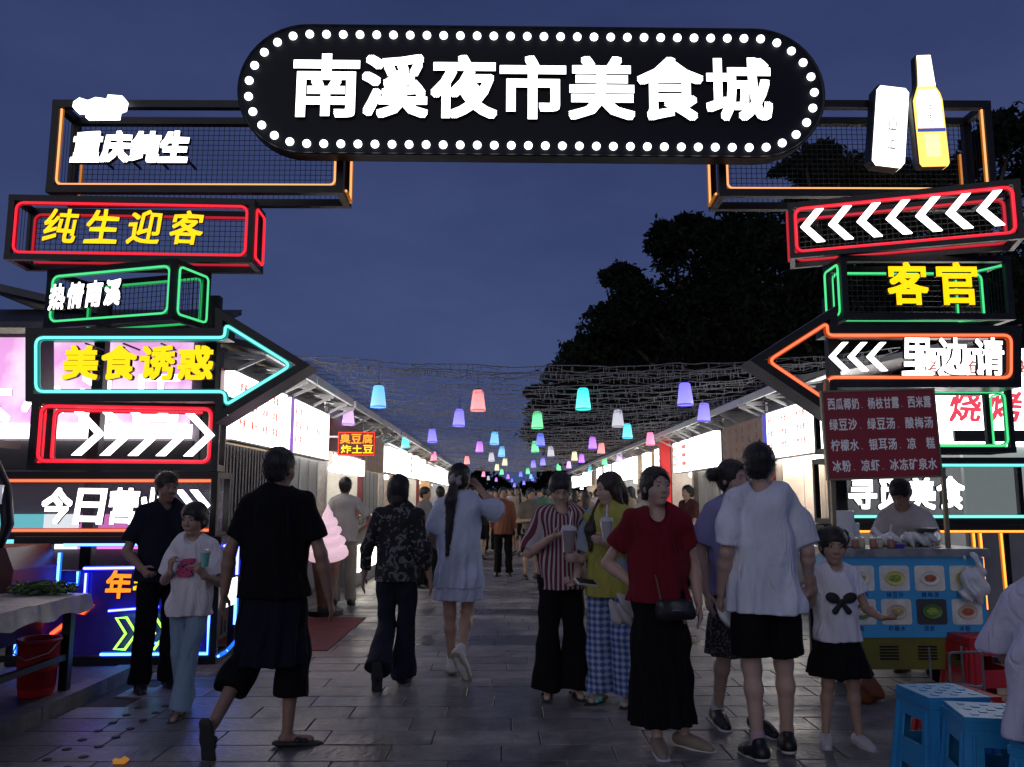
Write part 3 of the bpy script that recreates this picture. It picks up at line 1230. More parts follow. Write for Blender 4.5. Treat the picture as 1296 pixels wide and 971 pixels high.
    if counter and body == 'open':
        bx('counter', -.50, .15, .0, .25, L_ - .2, .92, mat('counter_steel', (.35, .35, .37), .35, .6, var=.2))
        bx('counter_top', -.55, .10, .925, .30, L_ - .15, .965, GREY)
        bx('counter_panel', -.515, .25, .22, -.503, L_ - .3, .66, random.choice(PAN[:2]) if near else PAN[1])
        u = .35
        while u < L_ - .5:
            w_ = random.uniform(.18, .34)
            hh = random.uniform(.05, .13)
            q = MB().box((min(s * -.45, s * -.12), u, .966), (max(s * -.45, s * -.12), u + w_, .966 + hh))
            tr = q.build('food_tray', GREY, o)
            if y0 < 27:
                q = MB()
                for k in range(14):
                    px_, py_ = random.uniform(-.42, -.15), random.uniform(u + .03, u + w_ - .03)
                    q.lathe([(.03, 0), (.035, .02), (.015, .045)], 6, (s * px_, py_, .966 + hh))
                q.build('food', mat('food_%d' % (k % 3 + int(u * 3) % 3), ((.45, .20, .06), (.5, .40, .25), (.30, .08, .03), (.12, .16, .05), (.4, .1, .05))[(k % 3 + int(u * 3) % 3)], .5, var=.3), tr, kind='stuff')
            u += w_ + random.uniform(.05, .2)
        if near:
            q = MB()
            u = .35
            tms = MB()
            for j, ch in enumerate('小吃美味好吃不贵'):
                q2 = MB()
                put_glyph(q2, ch, 0, 0, .15, .15, 0, .001, .01)
                uu = .45 + (L_ - 1.0) * j / 7
                if s > 0:
                    uu = L_ - uu
                q2.v = [(s * -.519, uu + (v[0] if s < 0 else -v[0]), .45 + v[2]) for v in q2.v]
                tms.add(q2.v, q2.f)
            tms.build('counter_lettering', PRED, o, kind='stuff')
    if lamp:
        wm = LAMPW_E if idx % 3 == 0 else LAMP_E
        q = MB()
        q.lathe([(.02, .10), (.07, .08), (.10, .03), (.09, -.02), (.03, -.04)], 14, (s * .45, L_ * .8, 1.98))
        lm = q.build('lamp_bulb', wm, o, smooth=True)
        MB().bar((s * .45, L_ * .8, 2.08), (s * .45, L_ * .8, 3.02), .012).build('lamp_cord', BLACK, o)
        a_, b_ = sorted((s * .3, s * .36))
        MB().box((min(s * .55, s * .75), L_ * .12, 2.64), (max(s * .55, s * .75), L_ * .88, 2.69)).build('tube_light', (emis('tube_light', (1, .97, .92), 26.0), emis('tube_light_warm', (1, .70, .40), 26.0))[0 if idx % 3 == 0 else idx % 2], o)
    return o


GLS, GRS = 'stalls along the left side of the street', 'stalls along the right side of the street'
LEFT = [(8.5, 10.75, 'white', 'shutter', 'first stall on the left with a big blank white light sign and grey shutters'),
        (10.8, 13.35, 'white', 'glass', 'second stall on the left, white light sign with a purple end strip'),
        (13.6, 17.0, 'small', 'open', 'left stall behind the red LED board, lamp lit inside'),
        (17.1, 19.6, 'brown', 'glass', 'left stall with an unlit brown sign board'),
        (20.0, 24.3, 'double', 'open', 'left stall with a pair of cream light signs beyond the brown board'),
        (24.4, 28.2, 'warm', 'open', 'left stall with warm light sign behind the ponytail woman'),
        (28.3, 33.0, 'warm', 'open', 'glaring warm left stall beside the raised arm of the pale blue dressed woman'),
        (33.1, 38.5, 'double', 'open', 'distant left stall with twin light signs'),
        (38.6, 45, 'white', 'open', 'distant left stall, second from the far end'),
        (45.2, 54, 'warm', 'open', 'last visible stall on the left at the far end')]
for i, (a_, b_, sg_, bd, lb) in enumerate(LEFT):
    stall(-1, a_, b_, i + 1, lb, sg_, bd, near=i < 5, lamp=bd in ('open', 'glass'), group=GLS, accent=PPUR if i == 1 else None)
RIGHT = [(10.7, 13.25, 'white', 'open', 'right stall with the big white price sign ending in a blue strip'),
         (13.3, 15.9, 'brown', 'shutter', 'right stall with an unlit tan board of small writing'),
         (16.2, 18.6, 'white', 'curtain', 'right stall with hanging cream sheet below a white sign'),
         (18.7, 21.2, 'white', 'open', 'right stall with a white sign just before the red pillar'),
         (21.6, 26.4, 'warm', 'open', 'right stall glowing orange with a cream sign'),
         (26.5, 30.5, 'double', 'open', 'right stall with a pair of small cream signs above the red dressed woman'),
         (30.6, 36, 'warm', 'open', 'right stall partly hidden behind the long haired girl'),
         (36.2, 43, 'white', 'open', 'distant right stall, second from the far end'),
         (43.2, 53, 'warm', 'open', 'last visible stall on the right at the far end')]
for i, (a_, b_, sg_, bd, lb) in enumerate(RIGHT):
    stall(1, a_, b_, i + 3, lb, sg_, bd, near=i < 4, lamp=bd == 'open', group=GRS, accent=PBLUE if i == 0 else None)

# peach lit partition inside the first two right stalls
pt = thing('partition_wall', 'pale peach tiled partition brightly lit inside the right stall', 'partition', (4.35, 13.05, .03))
for i in range(6):
    for j in range(5):
        MB().box((.33 * i, 0, .42 * j), (.33 * i + .322, .04, .42 * j + .412)).build('wall_tile', mat('peach_tile', (.85, .68, .55), .3, var=.08), pt)
MB().box((.05, -.10, 2.12), (1.9, -.04, 2.17)).build('tube_light', emis('tube_light_strong', (1, .93, .84), 60.0), pt)

# front facing stall ends right behind the arch
o = thing('pink_sign_stall', 'stall end wall behind the left sign stack with a big glowing pink and white sign', 'stall', (-8.2, 8.35, 0), 0)
PINK = mat('pink_panel', (.7, .35, .6), .5, em=(1, .50, .86), es=1.0)
t = PINK.node_tree
n = t.nodes.new('ShaderNodeTexNoise')
n.inputs['Scale'].default_value = 2.2
n.inputs['Detail'].default_value = 4
c_ = t.nodes.new('ShaderNodeTexCoord')
t.links.new(c_.outputs['Object'], n.inputs['Vector'])
r_ = t.nodes.new('ShaderNodeValToRGB')
r_.color_ramp.elements[0].position, r_.color_ramp.elements[1].position = .42, .6
r_.color_ramp.elements[0].color = (.85, .38, .80, 1)
r_.color_ramp.elements[1].color = (1, .80, .97, 1)
t.links.new(n.outputs['Fac'], r_.inputs['Fac'])
t.links.new(r_.outputs['Color'], t.nodes['Principled BSDF'].inputs['Emission Color'])
MB().box((0, .06, .086), (5.1, .14, 3.1)).build('wall', mat('grey_purple_wall', (.16, .14, .17), .7, var=.2), o)
MB().box((0, 0, 2.08), (5.0, .058, 3.05)).build('sign_panel', PINK, o)
MB().box((0, -.03, 2.02), (5.05, -.004, 2.16)).build('light_strip', PAN[0], o)
for i, ch in enumerate('大小汁压'):
    q = MB()
    put_glyph(q, ch, 3.0 + .56 * i, 2.42, .46, .50, -.002, .012, .03)
    q.build('character', (WHITE_E, BLACK), o)
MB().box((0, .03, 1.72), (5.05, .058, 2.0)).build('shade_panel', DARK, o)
for i in range(9):
    MB().box((1.9 + .345 * i, .02, .93), (1.9 + .345 * i + .34, .05, 1.27)).build('poster', (emis('poster_w', (.9, .95, 1), 1.6), emis('poster_o', (1, .65, .25), 1.2), emis('poster_c', (.2, .8, .9), 1.1), emis('poster_m', (.95, .25, .75), 1.1))[(0, 1, 0, 2, 2, 0, 3, 3, 0)[i]], o)
q = MB()
q.add([(-.2, -.35, 3.08), (5.3, -.35, 3.08), (5.3, .6, 3.42), (-.2, .6, 3.42), (-.2, -.35, 3.14), (5.3, -.35, 3.14), (5.3, .6, 3.48), (-.2, .6, 3.48)],
      [(3, 2, 1, 0), (4, 5, 6, 7), (0, 1, 5, 4), (1, 2, 6, 5), (2, 3, 7, 6), (3, 0, 4, 7)])
q.build('roof', ROOFM, o)

o = thing('barbecue_sign_stall', 'stall end behind the right stack with a white light sign of red brush characters', 'stall', (4.32, 8.95, 0), 0)
MB().box((.62, .0, 0), (5, .06, 1.2)).build('wall', WALLM, o)
MB().box((.62, .0, 1.2), (5, .06, 1.98)).build('window', mat('dim_glass', (.18, .22, .21), .15, em=(.62, .72, .68), es=.38, var=.3, vscale=1.2), o)
MB().box((.2, -.05, 1.98), (5.0, .05, 3.05)).build('sign_panel', PAN[0], o)
RB = mat('brush_red', (.6, .03, .05), .6, em=(1, .08, .14), es=.85)
for i, ch in enumerate('烧烤'):
    q = MB()
    put_glyph(q, ch, .66 + .44 * i, 2.42, .34, .35, -.052, .01, .02, .14, .02)
    q.build('character', (RB, BLACK), o)
for i in range(4):
    q = MB()
    put_glyph(q, '烤鱼烤肉'[i], .3 + .5 * i, 2.83, .16, .18, -.052, .004, .01)
    q.build('character', (PRED, BLACK), o)
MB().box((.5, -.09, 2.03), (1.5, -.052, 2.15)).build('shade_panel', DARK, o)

# hanging LED board
c = P(427, 577, 13.5)
o = thing('led_board', 'small red LED board with orange characters hanging out from the left stalls', 'sign', c, R(3))
w, h = .60, .39
MB().box((0, 0, 0), (w, .09, h)).build('board', mat('led_black', (.02, .01, .01), .5, em=(1, .03, .0), es=.12), o)
text_row('臭豆腐', .03, w - .03, h * .71, .155, -.004, o, YEL2_E, .006, .02)
text_row('炸土豆', .05, w - .02, h * .28, .135, -.004, o, YEL_E, .006, .02)
MB().tube([(.012, -.006, .012), (w - .012, -.006, .012), (w - .012, -.006, h - .012), (.012, -.006, h - .012)], .007, 6, closed=True).build('led_border', emis('led_red', (1, .04, .02), 2.2), o)
MB().bar((-.25, .05, h * .8), (0, .05, h * .8), .03).build('bracket', WHITEP, o)

# red blade between right stalls
o = thing('red_pillar_sign', 'narrow red pillar sign between two white light signs on the right', 'sign', (4.0, 21.2, 0))
MB().box((-.02, 0, .0), (.2, .35, 2.95)).build('pillar', mat('bright_red', (.5, .02, .02), .5, em=(1, .03, .03), es=.35), o)

# ------------------------------------------------------------------ strings over the street + bell lamps
WIRE = mat('string_wire', (.32, .31, .31), .7, var=.3, vscale=20)


def string_mesh(seed, x0=-3.3, x1=4.6, sag=.22):
    r = random.Random(seed)
    q = MB()
    n = 80
    pts = []
    for i in range(n + 1):
        u = i / n
        x = x0 + (x1 - x0) * u
        z = -sag * 4 * u * (1 - u) + .012 * math.sin(u * 40 + seed) + r.uniform(-.008, .008)
        pts.append((x, r.uniform(-.015, .015), z))
    q.tube(pts, .006, 4, cap=False)
    q.tube([(a_, b_ + .05, c_ - .04 - .03 * math.sin(a_ * 9 + seed)) for a_, b_, c_ in pts], .0035, 3, cap=False)
    for i in range(120):
        u = r.random()
        x = x0 + (x1 - x0) * u
        z = -sag * 4 * u * (1 - u)
        L_ = r.uniform(.02, .09)
        yy = r.uniform(-.03, .03)
        q.box((x - .0035, yy - .0035, z - L_), (x + .0035, yy + .0035, z))
    me = bpy.data.meshes.new('light_string')
    me.from_pydata(q.v, [], q.f)
    me.materials.append(WIRE)
    return me


smesh = [string_mesh(i) for i in range(5)]
yy = 9.4
k = 0
while yy < 50:
    o = link('light_string', smesh[k % 5], None)
    o.location = (random.uniform(-.05, .05), yy, 3.18 + random.uniform(-.05, .05))
    tag(o, 'nearest thin fairy light string across the street, just beyond the arch' if k == 0 else 'thin grey fairy light string sagging across the street', 'light string', 'fairy light strings spanning the street')
    yy += .50 + .012 * (yy - 9)
    k += 1

LC = {'violet blue': (.20, .16, 1.0), 'sky blue': (.12, .50, 1.0), 'salmon pink': (.95, .25, .26), 'turquoise': (.02, .95, .85), 'mint green': (.10, .80, .32),
      'lilac': (.72, .42, .95), 'pale grey': (.42, .42, .50), 'rose': (.85, .22, .42), 'purple': (.50, .14, 1.0), 'cream': (.70, .68, .42), 'cyan': (.06, .80, .95), 'deep blue': (.08, .14, 1.0)}


def lamp_mat(name, c):
    m = mat('lamp_' + name.replace(' ', '_'), c, .4, em=c, es=1.15)
    t = m.node_tree
    b = t.nodes['Principled BSDF']
    co = t.nodes.new('ShaderNodeTexCoord')
    sp = t.nodes.new('ShaderNodeSeparateXYZ')
    t.links.new(co.outputs['Object'], sp.inputs[0])
    r = t.nodes.new('ShaderNodeMapRange')
    r.inputs['From Min'].default_value = -.17
    r.inputs['From Max'].default_value = .12
    t.links.new(sp.outputs['Z'], r.inputs['Value'])
    ra = t.nodes.new('ShaderNodeValToRGB')
    e = ra.color_ramp.elements
    lo = tuple(min(1, .25 + .62 * x) for x in c)
    e[0].color = (*lo, 1)
    e[0].position = 0
    e[1].color = (*[min(1, x * 1.0 + .03) for x in c], 1)
    t.links.new(r.outputs['Result'], ra.inputs['Fac'])
    t.links.new(ra.outputs['Color'], b.inputs['Emission Color'])
    return m


LAMPS = [(479, 501, 'sky blue'), (605, 506, 'salmon pink'), (738, 504, 'turquoise'), (867, 498, 'violet blue'), (441, 526, 'lilac'), (581, 528, 'violet blue'),
         (680, 531, 'mint green'), (782, 529, 'pale grey'), (891, 521, 'violet blue'), (547, 551, 'violet blue'), (513, 559, 'cyan'), (626, 554, 'sky blue'),
         (607, 565, 'purple'), (684, 556, 'deep blue'), (794, 545, 'cyan'), (750, 560, 'purple'), (823, 555, 'rose'), (549, 577, 'rose'), (622, 578, 'pale grey'),
         (635, 571, 'sky blue'), (677, 565, 'mint green'), (697, 571, 'pale grey'), (761, 567, 'salmon pink'), (591, 582, 'salmon pink'), (727, 577, 'cream'),
         (736, 580, 'purple'), (784, 578, 'lilac'), (765, 583, 'mint green'), (675, 587, 'violet blue'), (687, 584, 'violet blue'), (720, 588, 'lilac'),
         (639, 584, 'cream'), (629, 591, 'cream'), (635, 597, 'mint green'), (668, 596, 'mint green'), (747, 593, 'cyan'), (707, 591, 'mint green'), (643, 603, 'purple'),
         (648, 608, 'deep blue'), (651, 614, 'violet blue'), (674, 606, 'deep blue'), (672, 603, 'sky blue'), (618, 605, 'pale grey'), (659, 600, 'deep blue'), (663, 611, 'violet blue'), (628, 607, 'purple'), (612, 600, 'rose')]
LZ = 2.86
order = sorted(range(len(LAMPS)), key=lambda i: LAMPS[i][1])
seen = {}
protoL = {}
near_n = ('nearest', 'second nearest', 'third nearest', 'fourth nearest', 'fifth nearest', 'sixth nearest', 'seventh nearest', 'eighth nearest', 'ninth nearest')
for i in order:
    px, py, cn = LAMPS[i]
    d = _ray(px, py)
    tt = (LZ - CAM.z) / d.z
    if d.z <= 0 or tt * d.y > 70:
        tt = 62 / d.y
    c = CAM + d * tt
    k = seen.get(cn, 0)
    seen[cn] = k + 1
    lb = '%s glowing bell lamp hanging over the street, %s of its colour' % (cn, near_n[min(k, 8)])
    if cn not in protoL:
        o = thing('bell_lamp', lb, 'lamp', c, 0, 'coloured bell lamps hanging over the street')
        q = MB().lathe([(.056, .145), (.074, .128), (.084, .07), (.106, -.10), (.112, -.16), (.107, -.162), (.10, -.10), (.075, .07)], 18, cap=False)
        q.lathe([(.0005, .150), (.056, .145)], 18, cap=False)
        q.build('lamp_shade', lamp_mat(cn, LC[cn]), o, smooth=True)
        MB().lathe([(.05, .146), (.042, .168), (.012, .182)], 12).build('lamp_cap', BLACK, o)
        MB().bar((0, 0, .17), (0, 0, .33), .008).build('cord', BLACK, o)
        MB().lathe([(.108, -.168), (.115, -.157), (.110, -.145)], 18, cap=False).build('rim', mat('lamp_rim_' + cn.replace(' ', '_'), LC[cn], em=LC[cn], es=.5), o)
        protoL[cn] = o
    else:
        cp_ = copy_tree(protoL[cn], c, 0, lb)
        cp_.rotation_euler = (random.uniform(-.07, .07), random.uniform(-.08, .08), random.uniform(0, 6))

# ------------------------------------------------------------------ trees
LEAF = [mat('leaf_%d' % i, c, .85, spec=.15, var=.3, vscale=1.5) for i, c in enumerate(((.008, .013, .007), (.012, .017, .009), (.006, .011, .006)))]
BARK = mat('bark', (.06, .045, .035), .9, bump=.8, bscale=12, var=.3)


def leaf_mesh(name, blobs, n_per, size, parent, seed):
    r = np.random.default_rng(seed)
    Vs, Fs, Ms = [], [], []
    for (c, rad, dens) in blobs:
        n = int(n_per * dens)
        d = r.normal(size=(n, 3))
        d /= np.linalg.norm(d, axis=1)[:, None]
        # sub-clumps on the blob surface
        nc = max(6, int(10 * dens))
        cc = r.normal(size=(nc, 3))
        cc /= np.linalg.norm(cc, axis=1)[:, None]
        cc *= r.uniform(.55, 1.05, nc)[:, None]
        w = r.integers(0, nc, n)
        pos = cc[w] + d * (r.random(n) ** .5)[:, None] * .36
        inner = r.random(n) < .35
        pos[inner] = d[inner] * (r.random(inner.sum()) ** .4)[:, None] * .9
        stray = r.random(n) < .06
        pos[stray] *= r.uniform(1.0, 1.3, stray.sum())[:, None]
        pos = pos * np.array(rad) + np.array(c)
        s = size * r.uniform(.6, 1.35, n)
        a = r.normal(size=(n, 3))
        a /= np.linalg.norm(a, axis=1)[:, None]
        b = np.cross(a, r.normal(size=(n, 3)))
        b /= np.linalg.norm(b, axis=1)[:, None]
        a *= s[:, None]
        b *= (s * .45)[:, None]
        q = np.stack([pos - a, pos - b, pos + a, pos + b], 1)
        o = sum(len(v) for v in Vs)
        Vs.append(q.reshape(-1, 3))
        Fs.append(np.arange(4 * n).reshape(-1, 4) + o)
        Ms.append(r.integers(0, 3, n))
    V, Fa, M_ = np.concatenate(Vs), np.concatenate(Fs), np.concatenate(Ms)
    return np_mesh(name, V, Fa, LEAF, parent, M_)


def np_mesh(name, V, Fa, mats, parent, mi=None, smooth=False):
    me = bpy.data.meshes.new(name)
    me.vertices.add(len(V))
    me.vertices.foreach_set('co', np.ascontiguousarray(V, dtype=np.float32).ravel())
    n = len(Fa)
    k = Fa.shape[1]
    me.loops.add(n * k)
    me.loops.foreach_set('vertex_index', np.ascontiguousarray(Fa, dtype=np.int32).ravel())
    me.polygons.add(n)
    me.polygons.foreach_set('loop_start', np.arange(0, n * k, k, dtype=np.int32))
    for m_ in mats:
        me.materials.append(m_)
    if mi is not None:
        me.polygons.foreach_set('material_index', mi.astype(np.int32))
    me.polygons.foreach_set('use_smooth', np.full(n, smooth))
    me.update(calc_edges=True)
    return link(name, me, parent)


def tree(label, Y, blobs_px, trunk_px, seed, n_per=2600, size=.26, group=None):
    base = P(trunk_px, 630, Y)
    o = thing('broadleaf_tree', label, 'tree', (base.x, Y, 0), 0, group)
    bl = []
    t = MB()
    top = max(P(x, y, Y).z for x, y, r1, r2 in blobs_px)
    t.tube([(0, 0, -.05), (.1, 0, top * .3), (-.1, .1, top * .6), (.1, 0, top * .85)], [.32, .25, .16, .05], 10)
    for (x, y, rx, rz) in blobs_px:
        c = P(x, y, Y) - o.location
        dy = random.uniform(-1.2, 1.2)
        sx_, sz_ = rx * Y / F, rz * Y / F
        bl.append(((c.x, dy, c.z), (sx_, max(1.2, sx_ * .8), sz_), min(1.6, max(.35, sx_ * sz_ / 4))))
        t.tube([(0, 0, min(c.z * .6, top * .5)), (c.x * .5, dy * .5, c.z * .8), (c.x, dy, c.z)], [.12, .07, .03], 6)
    t.build('trunk', BARK, o, smooth=True)
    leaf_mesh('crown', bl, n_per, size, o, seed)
    return o


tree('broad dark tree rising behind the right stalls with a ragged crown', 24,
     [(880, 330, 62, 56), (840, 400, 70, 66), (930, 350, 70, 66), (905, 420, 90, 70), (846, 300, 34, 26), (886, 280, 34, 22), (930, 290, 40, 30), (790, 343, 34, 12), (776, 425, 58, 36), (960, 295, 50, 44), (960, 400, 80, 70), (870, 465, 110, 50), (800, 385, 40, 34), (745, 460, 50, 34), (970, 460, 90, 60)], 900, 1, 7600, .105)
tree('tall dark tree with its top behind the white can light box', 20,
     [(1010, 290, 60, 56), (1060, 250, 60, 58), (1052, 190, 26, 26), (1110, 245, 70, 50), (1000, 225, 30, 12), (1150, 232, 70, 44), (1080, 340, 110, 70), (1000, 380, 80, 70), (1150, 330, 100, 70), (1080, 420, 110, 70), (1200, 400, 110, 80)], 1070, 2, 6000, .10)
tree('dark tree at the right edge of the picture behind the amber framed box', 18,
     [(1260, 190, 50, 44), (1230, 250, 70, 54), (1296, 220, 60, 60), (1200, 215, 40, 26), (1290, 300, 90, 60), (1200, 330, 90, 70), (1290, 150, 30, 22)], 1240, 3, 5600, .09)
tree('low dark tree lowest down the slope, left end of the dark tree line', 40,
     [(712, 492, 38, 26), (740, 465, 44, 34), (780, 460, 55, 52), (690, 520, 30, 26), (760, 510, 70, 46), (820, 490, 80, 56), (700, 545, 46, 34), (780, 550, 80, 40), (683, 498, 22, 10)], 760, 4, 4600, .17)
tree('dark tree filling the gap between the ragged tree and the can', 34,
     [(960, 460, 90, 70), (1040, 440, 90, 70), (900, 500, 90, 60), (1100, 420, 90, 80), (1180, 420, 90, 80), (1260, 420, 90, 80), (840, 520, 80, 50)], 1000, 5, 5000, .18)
hb = []
for i in range(34):
    hb.append(((-26 + i * 1.7, random.uniform(-1, 1), random.uniform(.8, 3.2)), (1.9, 1.6, 1.7), .35))
hd = leaf_mesh('far_wood', hb, 1500, .4, None, 9)
hd.location = (4, 92, 0)
tag(hd, 'dark mass of far trees closing the end of the street', 'wood', None, 'stuff')

# ------------------------------------------------------------------ solid modelling of figures: signed distance + surface nets


class Sdf:
    def __init__(s, h):
        s.h = h
        s.p = []
        s.hem = None

    def cap(s, a, b, ra, rb=None, k=.02, flat=1.0, fn=(0, 1, 0), sub=False, cuts=()):
        s.p.append(('c', np.array(a, float), np.array(b, float), ra, ra if rb is None else rb, k, flat, np.array(fn, float), sub, cuts))
        return s

    def ell(s, c, r, k=.02, M=None, sub=False, cuts=()):
        s.p.append(('e', np.array(c, float), np.array(r, float), M, k, sub, cuts))
        return s

    def bounds(s, p):
        if p[0] == 'c':
            lo, hi = np.minimum(p[1], p[2]), np.maximum(p[1], p[2])
            r = max(p[3], p[4])
        else:
            lo = hi = p[1]
            r = p[2].max()
        return lo - r, hi + r

    def mesh(s, disp=None, cut=None):
        h = s.h
        un = [p for p in s.p if not p[8 if p[0] == 'c' else 5]]
        los = np.min([s.bounds(p)[0] for p in un], 0) - 3 * h
        his = np.max([s.bounds(p)[1] for p in un], 0) + 3 * h
        if cut is not None:
            los = np.maximum(los, np.array(cut[0]) - 3 * h)
            his = np.minimum(his, np.array(cut[1]) + 3 * h)
        n = np.maximum(4, np.ceil((his - los) / h).astype(int) + 1)
        Fd = np.full(n, .2, np.float32)
        ax = [los[i] + h * np.arange(n[i]) for i in range(3)]
        for p in s.p:
            k = p[5] if p[0] == 'c' else p[4]
            sub = p[8] if p[0] == 'c' else p[5]
            cuts = p[9] if p[0] == 'c' else p[6]
            lo, hi = s.bounds(p)
            pad = k + 2.5 * h
            i0 = np.clip(np.floor((lo - pad - los) / h).astype(int), 0, n - 1)
            i1 = np.clip(np.ceil((hi + pad - los) / h).astype(int) + 1, 1, n)
            if (i1 <= i0).any():
                continue
            X = ax[0][i0[0]:i1[0], None, None]
            Y = ax[1][None, i0[1]:i1[1], None]
            Z = ax[2][None, None, i0[2]:i1[2]]
            if p[0] == 'c':
                a, b, ra, rb, _, flat, fn = p[1:8]
                d = b - a
                L2 = max(d @ d, 1e-9)
                px, py, pz = X - a[0], Y - a[1], Z - a[2]
                t = np.clip((px * d[0] + py * d[1] + pz * d[2]) / L2, 0, 1)
                qx, qy, qz = px - t * d[0], py - t * d[1], pz - t * d[2]
                rr = ra + (rb - ra) * t
                if flat != 1:
                    fn = fn / np.linalg.norm(fn)
                    f = qx * fn[0] + qy * fn[1] + qz * fn[2]
                    D = np.sqrt(np.maximum(qx * qx + qy * qy + qz * qz + f * f * (1 / flat ** 2 - 1), 0)) - rr
                    D = D * (flat + (1 - flat) * .35)
                else:
                    D = np.sqrt(qx * qx + qy * qy + qz * qz) - rr
            else:
                c, r, M = p[1], p[2], p[3]
                px, py, pz = X - c[0], Y - c[1], Z - c[2]
                if M is not None:
                    px, py, pz = (px * M[0][0] + py * M[0][1] + pz * M[0][2], px * M[1][0] + py * M[1][1] + pz * M[1][2], px * M[2][0] + py * M[2][1] + pz * M[2][2])
                k0 = np.sqrt((px / r[0]) ** 2 + (py / r[1]) ** 2 + (pz / r[2]) ** 2)
                k1 = np.sqrt((px / r[0] ** 2) ** 2 + (py / r[1] ** 2) ** 2 + (pz / r[2] ** 2) ** 2) + 1e-9
                D = np.where(k0 < 1e-4, -r.min(), k0 * (k0 - 1) / k1)
            for (cp, cn) in cuts:
                D = np.maximum(D, (X - cp[0]) * cn[0] + (Y - cp[1]) * cn[1] + (Z - cp[2]) * cn[2])
            sl = tuple(slice(i0[i], i1[i]) for i in range(3))
            G = Fd[sl]
            if sub:
                D = -D
                hh = np.clip(.5 - .5 * (D - G) / k * -1, 0, 1) if False else None
                m = np.maximum(k - np.abs(G - D), 0) / k
                Fd[sl] = np.maximum(G, D) + m * m * k * .25
            else:
                m = np.maximum(k - np.abs(G - D), 0) / k if k > 0 else 0
                Fd[sl] = np.minimum(G, D) - m * m * k * .25
        if disp is not None:
            near = np.abs(Fd) < .06
            I = np.nonzero(near)
            Fd[near] += disp(ax[0][I[0]], ax[1][I[1]], ax[2][I[2]]).astype(np.float32)
        if s.hem is not None:
            Fd = np.maximum(Fd, (s.hem + .003 * np.sin(ax[0][:, None, None] * 21) - ax[2][None, None, :]).astype(np.float32))
        if cut is not None:
            for i in range(3):
                sh = [1, 1, 1]
                sh[i] = -1
                A = ax[i].reshape(sh)
                Fd = np.maximum(Fd, np.maximum(cut[0][i] - A, A - cut[1][i]).astype(np.float32))
        Fd[0], Fd[-1] = .2, .2
        Fd[:, 0], Fd[:, -1] = .2, .2
        Fd[:, :, 0], Fd[:, :, -1] = .2, .2
        return nets(Fd, los, h)


_CO = np.array([(i, j, k) for i in (0, 1) for j in (0, 1) for k in (0, 1)])
_ED = [(a, b) for a in range(8) for b in range(a + 1, 8) if np.abs(_CO[a] - _CO[b]).sum() == 1]


def nets(Fd, org, h):
    S = Fd < 0
    c = np.zeros(tuple(x - 1 for x in S.shape), np.int8)
    for i, j, k in _CO:
        c += S[i:S.shape[0] - 1 + i, j:S.shape[1] - 1 + j, k:S.shape[2] - 1 + k]
    act = (c > 0) & (c < 8)
    idx = np.argwhere(act)
    ids = np.full(act.shape, -1, np.int32)
    ids[act] = np.arange(len(idx))
    V8 = np.stack([Fd[idx[:, 0] + i, idx[:, 1] + j, idx[:, 2] + k] for i, j, k in _CO], 1)
    acc = np.zeros((len(idx), 3))
    cnt = np.zeros(len(idx))
    for a, b in _ED:
        va, vb = V8[:, a], V8[:, b]
        x = (va < 0) != (vb < 0)
        t = np.where(x, va / np.where(x, va - vb, 1), 0)
        acc += np.where(x[:, None], _CO[a] + t[:, None] * (_CO[b] - _CO[a]), 0)
        cnt += x
    V = (idx + acc / cnt[:, None]) * h + org
    Q = []
    for axn in range(3):
        a = [slice(None)] * 3
        b = [slice(None)] * 3
        a[axn], b[axn] = slice(0, -1), slice(1, None)
        A, B = S[tuple(a)], S[tuple(b)]
        I = np.argwhere(A != B)
        if not len(I):
            continue
        u, v = (axn + 1) % 3, (axn + 2) % 3
        I = I[(I[:, u] > 0) & (I[:, v] > 0) & (I[:, u] < S.shape[u] - 1) & (I[:, v] < S.shape[v] - 1)]
        fl = A[I[:, 0], I[:, 1], I[:, 2]]
        du = np.zeros(3, int)
        dv = np.zeros(3, int)
        du[u], dv[v] = 1, 1

        def g(J):
            return ids[J[:, 0], J[:, 1], J[:, 2]]
        q = np.stack([g(I - du - dv), g(I - dv), g(I), g(I - du)], 1)
        q[~fl] = q[~fl][:, ::-1]
        Q.append(q)
    return V, np.concatenate(Q)


def add_np(name, VF, m, parent, scale=1.0):
    return np_mesh(name, VF[0] * scale, VF[1], m if isinstance(m, (list, tuple)) else [m], parent, None, True)


# skins and cloth
SKIN = mat('skin', (.40, .25, .18), .55, var=.10, vscale=9, bump=.06, bscale=90)
SKIN_P = mat('skin_pale', (.50, .33, .26), .55, var=.08, vscale=9, bump=.06, bscale=90)
SKIN_D = mat('skin_tan', (.30, .175, .12), .55, var=.10, vscale=9, bump=.06, bscale=90)
HAIR = mat('hair_black', (.012, .010, .010), .42, var=.4, vscale=60, bump=.6, bscale=140, stretch=(1, 1, .12))
HAIRB = mat('hair_brown', (.030, .018, .012), .42, var=.4, vscale=60, bump=.6, bscale=140, stretch=(1, 1, .12))


